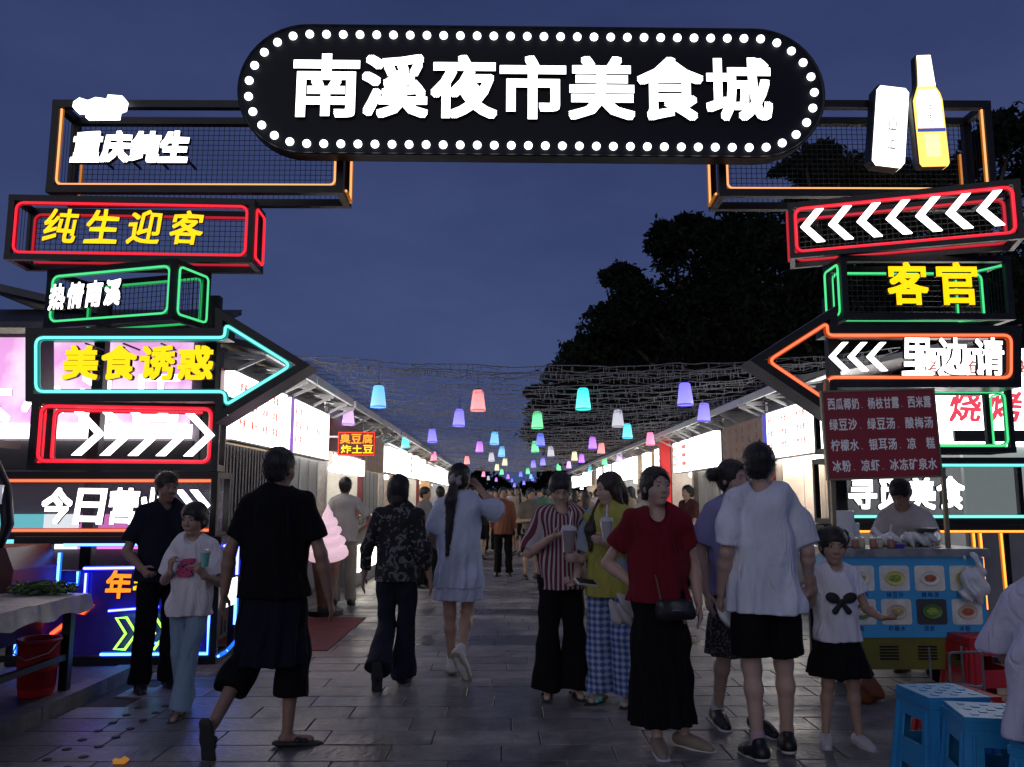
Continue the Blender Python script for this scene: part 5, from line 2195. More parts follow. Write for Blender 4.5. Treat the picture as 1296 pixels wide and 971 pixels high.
# ---- giant ice cream
c = PG(411, 778)
ic = thing('ice_cream_model', 'giant pink soft serve ice cream cone model standing by the left stalls', 'cone model', c, 0, None, .86)
hz = 1.40
q = MB()
prof = []
n = 64
vs, fs = [], []
prs = [(0.0, .02), (.02, .25), (.07, .30), (.13, .315), (.175, .29), (.185, .235), (.21, .24), (.27, .262), (.315, .245), (.33, .18), (.36, .185), (.41, .21), (.45, .19), (.465, .13), (.49, .135), (.54, .15), (.575, .13), (.59, .085), (.66, .07), (.72, .04), (.80, .004)]
m_ = 26
for i, (z_, r_) in enumerate(prs):
    for k in range(m_):
        a_ = 2 * math.pi * k / m_
        tw = .045 * math.sin(a_) * (1 if 0 < i < len(prs) - 2 else 0)
        vs.append((r_ * (1 + .05 * math.sin(5 * a_ + i)) * math.cos(a_) + .0, r_ * math.sin(a_), .77 + z_ + tw))
for i in range(len(prs) - 1):
    for k in range(m_):
        l = (k + 1) % m_
        fs.append((i * m_ + k, i * m_ + l, (i + 1) * m_ + l, (i + 1) * m_ + k))
q.add(vs, fs)
q.build('ice_cream', mat('pink_glow', (.85, .62, .68), .5, em=(1, .66, .78), es=.62, bump=1.0, bscale=22), ic, smooth=True)
MB().lathe([(.10, .10), (.22, .80), (.25, .81), (.24, .84)], 24).build('cone', mat('waffle', (.26, .13, .08), .6, bump=.8, bscale=30, var=.3), ic, smooth=False)
MB().lathe([(.26, .0), (.26, .07), (.12, .09), (.10, .12)], 24).build('base', BLACK, ic)

# ---- drinks cart with its menu board
cx0 = P(1052, 700, 6.42).x
cw = 1.12
ct = thing('drinks_cart', 'blue fronted street drinks cart with food pictures and a yellow base', 'cart', (cx0, 6.35, 0))
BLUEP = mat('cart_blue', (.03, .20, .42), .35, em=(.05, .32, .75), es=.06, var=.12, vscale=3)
MB().box((0, 0, .40), (cw, .48, .985)).build('cart_body', BLUEP, ct)
MB().box((-.03, -.03, .99), (cw + .04, .52, 1.05)).build('counter_top', GREY, ct)
MB().box((.02, .01, .17), (cw - .10, .45, .396)).build('lower_body', mat('olive_yellow', (.16, .15, .02), .5, var=.2), ct)
q = MB()
for j in range(3):
    for i in range(5):
        q.box((.30 + .13 * j * 2.2, .004, .24 + .022 * i), (.30 + .13 * j * 2.2 + .14, .009, .252 + .022 * i))
q.build('vent', BLACK, ct, kind='stuff')
for i in range(4):
    for j in range(2):
        x0, z0 = .06 + .265 * i, .74 - .245 * j
        MB().prism([(p_[0], p_[2]) for p_ in rrect(x0, z0, x0 + .225, z0 + .185, .02, 0)][::-1], -.006, -.001).build('picture', PIC[(i + j) % 3] if not (i == 2 and j == 1) else mat('dark_plate', (.05, .05, .06), .5), ct)
        q = MB()
        q.lathe([(.001, .004), (.05, .004), (.072, .012), (.075, .010), (.06, 0)], 20, cap=False)
        q.v = [(x0 + .1125 + v[0], -.007 - v[2], z0 + .095 + v[1] * .72) for v in q.v]
        q.build('dish_print', mat('dish_%d' % ((i * 2 + j) % 4), ((.75, .75, .7), (.10, .22, .05), (.65, .6, .2), (.6, .5, .4))[(i * 2 + j) % 4], .5), ct)
        q = MB()
        q.lathe([(.0005, .014), (.045, .010)], 14, cap=False)
        q.v = [(x0 + .1125 + v[0], -.008 - v[2], z0 + .095 + v[1] * .6) for v in q.v]
        q.build('food_print', mat('foodp_%d' % ((i + j * 3) % 4), ((.5, .4, .08), (.25, .35, .06), (.45, .12, .05), (.65, .6, .5))[(i + j * 3) % 4], .6, var=.5, vscale=60), ct)
        tx = MB()
        for k, ch in enumerate(('银耳汤', '绿豆沙', '酸梅汤', '西米露', '凉糕 ', '柠檬水', '凉虾 ', '冰粉 ')[i + 4 * j]):
            put_glyph(tx, ch, x0 + .065 + .045 * k, z0 - .028, .036, .038, -.002, .001, .01)
        tx.build('lettering', mat('navy_print', (.02, .03, .2), .6), ct, kind='stuff')
for x, zt in ((.02, 2.34), (cw - .24, 1.66)):
    MB().box((x - .014, .02, 1.052), (x + .014, .05, zt)).build('pole', mat('brass_pole', (.25, .22, .14), .4, .5), ct)
for x in (.15, cw - .2):
    for y_ in (.1, .40):
        q = MB().lathe([(.05, -.02), (.085, -.018), (.085, .018), (.05, .02)], 16)
        q.v = [(x + v[0], y_ + v[2], .085 + v[1]) for v in q.v]
        q.build('wheel', mat('rubber', (.02, .02, .02), .8), ct)
# menu board hung on the poles
mbw, mbh = .855, .66
a = P(1050, 606, 6.32)
o = thing('menu_board', 'dark red board of four rows of white drink names above the cart', 'menu board', (a.x, 6.33, a.z))
o.rotation_euler = (0, R(-1.6), 0)
MB().box((0, 0, 0), (mbw, .022, mbh)).build('board', mat('menu_red', (.20, .015, .025), .45, em=(.25, .02, .04), es=.05, var=.12), o)
q = MB()
for (a_, b_) in (((-.014, -.008, -.014), (mbw + .014, .03, .0)), ((-.014, -.008, mbh), (mbw + .014, .03, mbh + .014)), ((-.014, -.008, .0), (0, .03, mbh)), ((mbw, -.008, 0), (mbw + .014, .03, mbh))):
    q.box(a_, b_)
q.build('frame', mat('brass_pole'), o)
MW = mat('menu_letter', (.55, .56, .60), .6, em=(.6, .65, .75), es=.10)
for k, ln in enumerate(('西瓜椰奶、杨枝甘露、西米露', '绿豆沙、绿豆汤、酸梅汤', '柠檬水、银耳汤、凉　糕', '冰粉、凉虾、冰冻矿泉水')):
    n_ = len(ln)
    text_row(ln.replace('　', ' '), .03, mbw - .02, mbh * (.86 - .24 * k), .088, -.001, o, MW, .002, .018, single=False, wf=.9)

# things on the cart
CUPM = mat('clear_plastic', (.80, .84, .88), .18, trans=.25, var=.1)
for (x, y_, r_, h_, lb) in ((.17, .26, .088, .27, 'fat stack of clear plastic cups on the cart'), (.30, .40, .055, .17, 'lower stack of clear cups beside the fat stack on the cart')):
    o = MB()
    prof = [(.001, 0), (r_ * .8, 0)]
    k = 0
    while k * .016 < h_:
        prof += [(r_ * .98, k * .016 + .006), (r_, k * .016 + .012)]
        k += 1
    prof += [(r_ * .9, h_ + .01), (.001, h_ + .012)]
    o.lathe(prof, 24, cap=False)
    o = o.build('cup_stack', CUPM, None, smooth=False)
    o.location = (cx0 + x, 6.33 + y_, 1.052)
    tag(o, lb, 'cups')
BAGM = mat('bag_plastic', (.72, .74, .78), .30, trans=.15, bump=.9, bscale=12)


def bag(name, label, c, rx, ry, rz_, seed, m=BAGM, ears=True, sc=1):
    S = Sdf(.009)
    S.ell((0, 0, rz_), (rx, ry, rz_), .02)
    if ears:
        for q in (-1, 1):
            S.cap((q * rx * .4, 0, rz_ * 1.7), (q * rx * .55, 0, rz_ * 2.6), .025, .010, .02, .5)
    dd = folds(.012, seed, 2.2)
    o = add_np(name, S.mesh(lambda x, y, z: dd(x, y, z) + .004 * np.sin(90 * x + 30 * z)), m, None)
    o.location = c
    return tag(o, label, 'bag')


bag('plastic_bag', 'knotted white plastic bag on the cart top, left of the dark lidded one', (cx0 + .50, 6.62, 1.055), .10, .08, .05, 1)
bag('plastic_bag', 'big white plastic bag at the right end of the cart top', (cx0 + .80, 6.64, 1.055), .15, .11, .055, 2, ears=False)
bag('plastic_bag', 'white carrier bag hanging from the right corner of the cart', (cx0 + cw - .13, 6.27, .66), .095, .05, .13, 3)
o = MB().lathe([(.001, 0), (.07, 0), (.085, .02), (.085, .03), (.001, .035)], 20, cap=False).build('bowl_lid', mat('dark_lid', (.05, .05, .05), .3), None)
o.location = (cx0 + .83, 6.60, 1.165)
tag(o, 'dark round lid on top of the big white bag on the cart', 'lid')
o = MB().lathe([(.001, 0), (.05, 0), (.062, .03), (.001, .034)], 20, cap=False).build('purple_tub', mat('purple_plastic', (.08, .05, .4), .3), None)
o.location = (cx0 + .52, 6.45, 1.051)
tag(o, 'small blue purple tub at the front edge of the cart top', 'tub')
jm = [mat('jar_glass', (.55, .60, .65), .1, trans=.4), mat('jar_fill', (.35, .15, .10), .5), mat('jar_fill_2', (.5, .45, .3), .5)]
for i in range(7):
    o = thing('topping_jar', ('small lidded topping jar on the cart top, leftmost of the front row', 'topping jar second from the left on the cart', 'topping jar third from the left on the cart', 'topping jar in front of the fat cup stack', 'topping jar just right of the cup stack', 'topping jar just left of the purple tub', 'topping jar behind the purple tub')[i], 'jar', (cx0 + .04 + .068 * i, 6.39 + .05 * (i % 2), 1.051), 0, 'topping jars on the cart')
    MB().lathe([(.024, 0), (.027, .01), (.027, .055), (.02, .065)], 14).build('jar_body', jm[1 + i % 2], o, smooth=True)
    MB().lathe([(.023, .066), (.023, .08), (.005, .084)], 14).build('lid', CUPM, o)

# ---- plastic stools
STB = mat('stool_blue', (.035, .33, .64), .38, var=.08, vscale=6, bump=.05)
STR = mat('stool_red', (.50, .02, .03), .38, var=.08, vscale=6)


def stool(label, loc, rz, m, H=.46):
    o = thing('plastic_stool', label, 'stool', loc, rz, None)
    t, b = .155, .20
    q = MB()
    q.box((-t, -t, H - .022), (t, t, H))
    q.box((-t - .006, -t - .006, H - .055), (t + .006, t + .006, H - .0225))
    q.build('seat', m, o)
    q = MB()
    for i in range(5):
        for j in range(5):
            if (i + j) % 2 == 0:
                q.box((-.11 + .05 * i, -.11 + .05 * j, H), (-.11 + .05 * i + .03, -.11 + .05 * j + .03, H + .003))
    q.build('seat_pattern', m, o, kind='stuff')

    def at(u, z, sd, out=0.0):
        w = t + (b - t) * (1 - z / (H - .05)) + out
        x, y_ = u * w, -w
        a_ = sd * math.pi / 2
        return (x * math.cos(a_) - y_ * math.sin(a_), x * math.sin(a_) + y_ * math.cos(a_), z)
    for sd in range(4):
        # each leg wraps a corner
        q = MB()
        zt = H - .055
        for (u0, u1, s2) in ((.52, 1.0, sd), (-1.0, -.52, (sd + 1) % 4)):
            vs = [at(u0, 0, s2), at(u1, 0, s2), at(u1, zt, s2), at(u0, zt, s2), at(u0, 0, s2, -.008), at(u1, 0, s2, -.008), at(u1, zt, s2, -.008), at(u0, zt, s2, -.008)]
            q.add(vs, [(0, 1, 2, 3), (7, 6, 5, 4), (0, 4, 5, 1), (1, 5, 6, 2), (2, 6, 7, 3), (3, 7, 4, 0)])
        q.build('leg', m, o)
        for (z0, z1, uu, oo) in ((H - .125, zt, .52, 0), (.10, .22, .52, -.001)):
            q = MB()
            vs = [at(-uu, z0, sd, oo), at(uu, z0, sd, oo), at(uu, z1, sd, oo), at(-uu, z1, sd, oo), at(-uu, z0, sd, oo - .007), at(uu, z0, sd, oo - .007), at(uu, z1, sd, oo - .007), at(-uu, z1, sd, oo - .007)]
            q.add(vs, [(0, 1, 2, 3), (7, 6, 5, 4), (0, 4, 5, 1), (1, 5, 6, 2), (2, 6, 7, 3), (3, 7, 4, 0)])
            q.build('side_panel', m, o)
        for u in (-.76, .76):
            a_, b_ = at(u, .02, sd, .004), at(u, zt - .02, sd, .004)
            MB().tube([a_, b_], .008, 6).build('leg_rib', m, o)
    return o


c = P(1186, 862, 4.42)
stool('blue plastic stool standing free in the foreground, leftmost of the blue stools', (c.x, 4.38, 0), R(4), STB)
c = P(1252, 888, 3.98)
stool('blue plastic stool just in front of the seated person, partly hidden', (c.x, 3.98, 0), R(-12), STB)
stool('blue plastic stool under the seated person at the right edge', (2.24, 3.42, 0), R(20), STB, .46)
stool('red plastic stool seen through the blue stool', (2.62, 4.98, 0), R(10), STR, .32)
c = P(1222, 800, 6.3)
stool('red plastic stool beside the right end of the cart', (c.x + .05, 6.25, 0), R(4), STR, .44)
c = P(1208, 812, 5.9)
o = thing('metal_basket', 'small steel wire basket frame beside the cart, in front of the red stool', 'basket', (c.x - .08, 5.75, 0), R(8))
q = MB()
for (x, y_) in ((-.12, -.1), (.12, -.1), (.12, .1), (-.12, .1)):
    q.tube([(x, y_, 0), (x, y_, .42)], .008, 6)
q.build('frame', GREY, o, kind='stuff')
q = MB().tube(rrect(-.12, .2, .12, .42, .03, -.102), .008, 6, closed=True)
q.build('front_loop', GREY, o)
MB().box((-.11, -.09, .18), (.11, .09, .19)).build('tray', GREY, o)
S_ = Sdf(.012)
S_.ell((0, 0, .11), (.17, .14, .12), .02)
S_.cap((.05, 0, .18), (.09, .02, .25), .05, .02, .04)
dd_ = folds(.014, 5, 1.3)
o = add_np('orange_glow_blob', S_.mesh(dd_), mat('orange_glow_blob', (.20, .06, .015), .6, bump=.6, bscale=9, var=.3), None)  # orange shape standing in for the glow under the cart
o.scale = (.75,) * 3
c = P(1078, 860, 6.3)
o.location = (c.x, 6.1, 0)
tag(o, 'rumpled orange blob standing in for a glow on the ground under the cart', 'bag')
# orange gleam on the paving, put in as a glowing scrap
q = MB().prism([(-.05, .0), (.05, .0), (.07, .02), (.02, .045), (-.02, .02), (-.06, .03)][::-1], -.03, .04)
o = q.build('orange_gleam', mat('gleam_orange', (.7, .32, .04), .4, bump=.8, bscale=30, em=(1, .4, .05), es=.25), None)
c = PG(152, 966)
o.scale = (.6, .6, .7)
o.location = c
tag(o, 'small orange gleam modelled as a glowing scrap on the paving at the bottom left', 'gleam')

# ------------------------------------------------------------------ the people
c = cloth
SOCK = mat('sock_white', (.6, .6, .6), .8)
WSOLE = mat('sole_white', (.55, .55, .52), .6)


def who(px, py, *a, **k):
    g_ = PG(px, py)
    return person(a[0], (g_.x, g_.y, 0), *a[1:], **k)


person_black = who(340, 945, 'man in black polo, black cropped trousers and slippers walking away on the left', R(180), 1.72,
    dict(head=(-.35, .05, 0), eL=(.265, .02, 1.10), wL=(.30, -.02, .86), eR=(-.275, .05, 1.09), wR=(-.315, -.03, .84),
         kL=(.15, -.06, .50), aL=(.24, .24, .19), fL=(.0, -.40, -1), kR=(-.11, -.06, .49), aR=(-.10, -.02, .085), fR=(-1, -.35, -.08), gL='relax'),
    [('shirt', c('black', (.0045, .0045, .006)), dict(hem=.84, loose=.03, sleeve=.72, sr=.076, collar=1)),
     ('apron', c('navy_apron', (.008, .008, .018)), dict(hem=.46, rh=.205, vert=.014, top=1.0)),
     ('capri_trousers', c('black', (.0045, .0045, .006)), dict(hem=.27, r=(.115, .10, .098))),
     ('apron_strap', c('navy_apron', (.008, .008, .018))),
     ('slippers', mat('black_rubber', (.015, .015, .015), .6), {})], ('short', HAIR), SKIN_D, vox=.0085, sw=1.10, bw=1.12, hw=1.02)

who(234, 902, 'girl in white ruffle collar top with pink print and light flared jeans on the left', R(-3), 1.36,
    dict(head=(-.15, .12, 0), eR=(-.25, .03, 1.08), wR=(-.10, -.20, 1.17), hR=(.1, -.3, 1), pR=(.6, .8, 0), gR='hold', eL=(.25, .0, 1.07), wL=(.19, -.20, 1.14), hL=(-.2, -.6, .7), pL=(-.7, .4, .2), gL='hold',
         kL=(.05, -.10, .49), aL=(.03, -.18, .085), fL=(.05, -1, -.15), kR=(-.08, .02, .49), aR=(-.07, .16, .10), fR=(-.1, -1, -.25)),
    [('tshirt', c('white_print', (.70, .66, .70)), dict(hem=.80, loose=.038, sleeve=.80, sr=.085, cape=1)), ('chest_print', mat('pink_print', (.50, .05, .16), .7)),
     ('jeans', c('light_denim', (.22, .32, .42)), dict(hem=.06, r=(.098, .075, .088))), ('sandals', mat('dark_leather', (.03, .02, .02), .5), {})],
    ('bangs', HAIR), SKIN, face=True, hs=1.14)

who(196, 872, 'man in dark navy shirt and black trousers standing behind the girl on the left', R(38), 1.62,
    dict(head=(.15, .12, 0), eL=(.24, -.02, 1.09), wL=(.10, -.22, 1.00), eR=(-.26, .05, 1.08), wR=(-.20, -.16, .96), gR='hold'),
    [('shirt', c('navy', (.010, .011, .022)), dict(hem=.84, loose=.035, sleeve=.75, collar=1)), ('trousers', c('black2', (.0045, .0045, .006)), dict(r=(.105, .08, .085))),
     ('sneakers', mat('black_leather', (.012, .012, .012), .4), {})], ('short', HAIR), SKIN_D, vox=.010, face=True, sw=1.05, bw=1.05)

who(500, 866, 'woman in black floral blouse and dark flared trousers walking away, left of the ponytail woman', R(180), 1.60,
    dict(head=(-.1, .0, 0), eL=(.25, .04, 1.10), wL=(.28, -.02, .88), eR=(-.23, .05, 1.10), wR=(-.27, .0, .87), kL=(.08, -.02, .48), aL=(.10, .26, .20), fL=(.02, -.35, -1), kR=(-.08, -.02, .48), aR=(-.06, -.06, .085)),
    [('blouse', pattern('cloth_floral', 'blotch', (.012, .012, .013), (.016, .016, .018), 17, (.16, .15, .15)), dict(hem=.83, loose=.03, sleeve=1.80, sr=.062)),
     ('flared_trousers', c('dark_denim', (.018, .020, .032)), dict(hem=.05, r=(.10, .072, .112))), ('flat_shoes', mat('black_leather'), {})],
    ('bob', HAIR), SKIN, vox=.009, hw=1.02)

who(580, 855, 'woman with long black ponytail and long pale blue T-shirt, hand raised to head', R(180), 1.70,
    dict(head=(-.35, -.05, 0), eR=(-.335, -.10, 1.31), wR=(-.17, -.17, 1.50), hR=(.5, -.1, .6), pR=(.6, .5, 0), gR='hold', eL=(.235, .02, 1.11), wL=(.20, -.20, 1.02), gL='hold',
         kL=(.075, -.03, .49), aL=(.06, -.08, .085), kR=(-.07, -.04, .50), aR=(-.03, .20, .20), fR=(-.42, -.35, -.85)),
    [('long_tshirt', c('pale_blue', (.54, .60, .76)), dict(hem=.70, loose=.042, sleeve=.88, sr=.088, vert=.016, fold=.007)), ('skirt', c('pale_blue2', (.52, .54, .72)), dict(hem=.60, rh=.20, vert=.01)),
     ('sneakers', mat('shoe_white', (.55, .54, .50), .6), dict(sole=mat('sole_tan', (.30, .27, .20), .7), sock=SOCK))], ('ponytail', HAIR, .60, .05), SKIN, sw=1.0)
cc_ = PG(580, 855)
q = Sdf(.007)
q.ell((0, 0, 0), (.055, .035, .042), .01)
sc_ = add_np('hair_scrunchie', q.mesh(folds(.008, 3, 4)), mat('grey_scrunchie', (.30, .27, .27), .8), bpy.data.objects['person.004'])
sc_.location = (.035, .105, 1.575)

who(711, 883, 'woman in red and white striped blouse looking down, holding a drink', R(6), 1.60,
    dict(head=(-.1, .50, 0), eR=(-.255, .0, 1.09), wR=(-.11, -.22, 1.22), hR=(.75, -.5, .25), pR=(0, .3, 1), gR='hold', eL=(.26, .0, 1.08), wL=(.12, -.24, 1.06), hL=(-.8, -.5, .1), pL=(-.3, .7, 0), gL='hold'),
    [('blouse', pattern('cloth_stripe', 'stripe', (.13, .018, .03), (.42, .38, .40), 26), dict(hem=.82, loose=.032, sleeve=.9, sr=.09, vneck=.05)),
     ('flared_trousers', c('black3', (.0045, .0045, .006)), dict(hem=.07, r=(.11, .085, .125))), ('sandals', mat('black_leather'), dict(sock=SOCK))], ('bangs', HAIR), SKIN_P, face=True, bw=1.03, hw=1.0)

who(776, 890, 'girl with long dark hair in yellow top and blue plaid trousers, facing left', R(-28), 1.60,
    dict(head=(-.75, .15, 0), eL=(.25, -.02, 1.09), wL=(.08, -.24, 1.19), hL=(-.6, -.6, .2), pL=(-.4, .6, 0), gL='hold', eR=(-.26, .02, 1.07), wR=(-.22, -.16, .90), gR='hold', hR=(-.1, -.8, -.2), pR=(0, .1, 1)),
    [('tshirt', c('blue_tee', (.30, .36, .46)), dict(hem=.95, loose=.025, sleeve=.8, sr=.085)), ('dress', c('yellow', (.42, .40, .09)), dict(hem=.78, loose=.042, sleeve=.06, sr=.07)),
     ('trousers', pattern('cloth_plaid', 'plaid', (.05, .10, .30), (.36, .44, .62), 7), dict(hem=.08, r=(.115, .10, .105))), ('slippers', mat('aqua_rubber', (.12, .60, .50), .5), {})], ('long', HAIRB, -1), SKIN_P, face=True)

who(838, 948, 'woman in dark red blouse and long black wide trousers with one hand on her hip', R(-6), 1.60,
    dict(head=(.42, -.02, 0), eR=(-.315, .13, 1.10), wR=(-.17, .06, .985), hR=(.75, -.35, -.35), pR=(.5, .7, 0), gR='relax', eL=(.23, .06, 1.10), wL=(.24, -.04, .88),
         aR=(-.03, -.05, .085), fR=(.1, -1, -.1), kR=(-.06, -.02, .49), aL=(.14, .04, .085), fL=(1, -.55, -.1)),
    [('blouse', c('dark_red', (.16, .010, .020)), dict(hem=.88, loose=.024, sleeve=.58, sr=.074, vneck=.085, fold=.006)),
     ('long_skirt', c('black4', (.0045, .0045, .006)), dict(hem=.15, rh=.20, top=.98, vert=.016)), ('flat_shoes', mat('beige_leather', (.24, .19, .14), .6), dict(sole=WSOLE))],
    ('tied', HAIR), SKIN_P, face=True, sw=1.04, bw=1.10, hw=1.04, vox=.008)

who(938, 922, 'young woman in lavender T-shirt with hair bun, behind the boy in white', R(12), 1.66,
    dict(head=(.40, .05, 0), eR=(-.235, .03, 1.10), wR=(-.24, -.06, .87), eL=(.23, .0, 1.10), wL=(.16, -.16, .95), aL=(.08, -.08, .085), aR=(-.09, .14, .09)),
    [('tshirt', c('lavender', (.26, .25, .46)), dict(hem=.84, loose=.035, sleeve=.75, sr=.085)), ('skirt', pattern('cloth_dots', 'blotch', (.015, .015, .018), (.015, .015, .018), 45, (.14, .13, .14)), dict(hem=.46, rh=.21)),
     ('sneakers', mat('black_leather'), dict(sole=WSOLE, sock=SOCK))], ('bun', HAIR, (-.10, .09, .03)), SKIN_P, face=True)

who(978, 962, 'boy in oversized white T-shirt and black shorts with his back to the camera', R(183), 1.73,
    dict(head=(-.55, .12, 0), eL=(.225, .03, 1.11), wL=(.22, -.10, .88), eR=(-.235, .03, 1.12), wR=(-.28, -.08, .95), gR='hold', kL=(.09, -.03, .49), aL=(.08, .0, .085), aR=(-.13, -.12, .085), kR=(-.11, -.07, .49), fR=(-.25, -1, -.1)),
    [('tshirt', c('white', (.70, .72, .80)), dict(hem=.78, loose=.045, flare=.012, sleeve=.92, sr=.086, vert=.010, fold=.009)), ('shorts', c('black5', (.0045, .0045, .006)), dict(hem=.55, r=(.115, .115, .1))),
     ('sneakers', mat('black_leather'), dict(sole=WSOLE, sock=mat('sock_pink', (.45, .30, .32), .8))), ('glasses', BLACK)], ('short', HAIR), SKIN_P, vox=.008, sw=1.02, bw=.98)

who(1067, 943, 'little girl in white T-shirt with black bow print and black skirt', R(-4), 1.20,
    dict(head=(-.10, .10, .05), eR=(-.24, -.02, 1.13), wR=(-.22, -.16, 1.27), hR=(-.2, -.2, 1), pR=(.2, 1, 0), gR='hold', eL=(.25, .0, 1.10), wL=(.30, -.19, 1.05), hL=(.75, -.5, .1), pL=(-.3, .5, .6), gL='hold', aL=(.13, -.02, .085), aR=(-.13, .02, .085), fL=(.3, -1, -.1), fR=(-.2, -1, -.1)),
    [('tshirt', c('white2', (.74, .72, .80)), dict(hem=.84, loose=.04, sleeve=.55, sr=.085)), ('bow_print', mat('bow_black', (.01, .01, .015), .7)),
     ('skirt', c('black5', (.0045, .0045, .006)), dict(hem=.56, rh=.27, vert=.012)), ('clogs', mat('clog_white', (.5, .48, .5), .5), dict(sole=WSOLE))], ('pigtail', HAIR), SKIN, face=True, hs=1.26, vox=.0095, sw=.95)

person('vendor in pale T-shirt bending over behind the drinks cart', (P(1150, 650, 7.1).x, 7.12, 0), R(-35), 1.62,
    dict(lean=.38, head=(-.3, .75, 0), eL=(.24, -.18, 1.08), wL=(.12, -.34, 1.14), eR=(-.26, -.18, 1.08), wR=(-.16, -.34, 1.14)),
    [('tshirt', c('vendor_white', (.48, .46, .46)), dict(hem=.84, loose=.035, sleeve=.7)), ('trousers', c('black2', (.0045, .0045, .006)), {}), ('sneakers', mat('black_leather'), {})], ('short', HAIR), SKIN, vox=.010, face=True)

person('person in loose pale lavender T-shirt seated at the right edge, seen from behind', (2.26, 3.40, -.42), R(140), 1.76,
    dict(lean=.12, head=(0, .3, 0), kL=(.13, -.42, .95), aL=(.13, -.40, .535), kR=(-.13, -.42, .95), aR=(-.13, -.40, .535), eL=(.24, -.12, 1.14), wL=(.16, -.36, 1.10), eR=(-.24, -.12, 1.14), wR=(-.16, -.36, 1.10)),
    [('tshirt', c('lavender_white', (.66, .64, .78)), dict(hem=.86, loose=.06, sleeve=.85, sr=.10, vert=.014, fold=.008)),
     ('shorts', c('black5', (.0045, .0045, .006)), dict(hem=.10, r=(.12, .10, .09))), ('sneakers', mat('black_leather'), {})], ('short', HAIR), SKIN, vox=.009, sw=1.12, bw=1.12)

# ---- what they carry


def cup(label, c, sc=1.0, col=(.45, .36, .30), tilt=0.0):
    o = thing('drink_cup', label, 'cup', c, 0, None, sc)
    o.rotation_euler = (0, tilt, 0)
    MB().lathe([(.028, 0), (.030, .005), (.043, .125)], 20).build('cup_body', mat('cup_plastic_%d' % int(col[0] * 100), col, .15, trans=.25), o, smooth=False)
    MB().lathe([(.046, .126), (.046, .134), (.038, .150), (.010, .158)], 20).build('lid', mat('lid_plastic', (.65, .66, .70), .2, trans=.2), o, smooth=False)
    MB().tube([(0, 0, .10), (.012, 0, .235)], .004, 6).build('straw', mat('straw', (.7, .7, .65), .5), o)
    return o


def hand_at(px, py, Y):
    return P(px, py, Y)


cup('clear drink cup held by the woman in the striped blouse', P(719, 700, 5.52), 1.15, (.34, .28, .28), .05)
cup('white drink cup with straw held by the girl in yellow', P(769, 686, 5.60), 1.05, (.55, .53, .52), -.05)
cup('small aqua cup held by the girl in the white ruffle top', P(259, 718, 5.30), .70, (.20, .62, .55))
o = thing('mobile_phone', 'black phone with pale edge held low between the striped and yellow tops', 'phone', P(742, 737, 5.55), R(20))
o.rotation_euler = (R(-65), R(8), R(25))
MB().box((-.075, -.006, -.036), (.075, .006, .036)).build('phone_body', mat('phone_white', (.6, .6, .6), .3), o)
MB().box((-.068, -.0085, -.031), (.068, -.0062, .031)).build('screen', mat('phone_screen', (.01, .01, .01), .1), o)
g_ = PG(838, 948)
o = thing('shoulder_bag', 'small black shoulder bag resting at the waist of the woman in dark red', 'handbag', (g_.x + .055, g_.y - .215, .79), 0, None, .78)
S = Sdf(.006)
S.cap((-.09, 0, .0), (.09, 0, .0), .055, None, .01, .5)
S.cap((-.085, 0, .05), (.085, 0, .05), .045, None, .03, .5)
add_np('bag_body', S.mesh(folds(.002, 4, 2)), mat('black_bag', (.012, .012, .014), .35), o)
MB().tube([(-.10, 0, .07), (-.12, .06, .22), (-.13, .07, .26)], .006, 5).build('strap', mat('gold_strap', (.20, .16, .08), .4, .5), o)
MB().tube([(-.03, -.04, .02), (.0, -.045, .025), (.03, -.04, .02)], .004, 5).build('clasp', mat('chrome'), o)
g_ = PG(800, 920)
bag('white_pouch', 'pale cloth pouch held behind the elbow of the woman in dark red', (P(787, 770, 5.25).x, 5.25, .66), .085, .04, .07, 5, mat('pale_cloth', (.40, .38, .40), .8), ears=True)
c9 = P(926, 770, 4.95)
bag('white_carrier_bag', 'white carrier bag hanging between the lavender top and the boy in white', (c9.x, 4.95, c9.z - .10), .085, .05, .13, 6)

# ---- people further down the street


def fold_arm(sd, f=.2):
    return {'e' + sd: ((.25 if sd == 'L' else -.25), .02, 1.08), 'w' + sd: ((.14 if sd == 'L' else -.14), -.22, 1.10)}


def far_person(label, px, py, rz, H, top, bottom, hair=('short', HAIR), pose=None, skin=SKIN, vox=.016, topk='tshirt', botk='trousers', tk=None, bk=None, grp='crowd walking further down the market street'):
    g = PG(px, py)
    return person(label, (g.x, g.y, 0), rz, H, pose or {}, [(topk, top, tk or dict(hem=.84, sleeve=.75)), (botk, bottom, bk or {}), ('sneakers', mat('black_leather'), {})], hair, skin, vox=vox, group=grp)


BLK = c('black5', (.0045, .0045, .006))
far_person('man in white T-shirt and beige trousers, back turned, behind the ice cream cone', 433, 766, R(190), 1.70, c('offwhite', (.45, .43, .40)), c('beige', (.36, .33, .26)), pose=dict(eR=(-.36, .0, 1.13), wR=(-.22, -.10, 1.0)), vox=.012)
far_person('woman in rust brown long top with black trousers and shoulder strap walking towards the camera', 637, 729, 0, 1.62, c('rust', (.26, .10, .06)), BLK, ('tied', HAIRB), vox=.014, tk=dict(hem=.80, sleeve=1.8, sr=.06))
far_person('woman in dark brown blouse standing at the lit counter on the right', 874, 744, R(-55), 1.62, c('darkbrown', (.06, .022, .018)), BLK, ('tied', HAIR), pose=dict(eL=(.22, -.1, 1.08), wL=(.1, -.32, 1.02)), vox=.012)
far_person('man in olive grey T-shirt and dark shorts left of the striped blouse', 672, 733, R(20), 1.60, c('olive', (.16, .14, .11)), BLK, pose=fold_arm('R'), vox=.014, botk='shorts', bk=dict(hem=.5, r=(.11, .11, .1)))
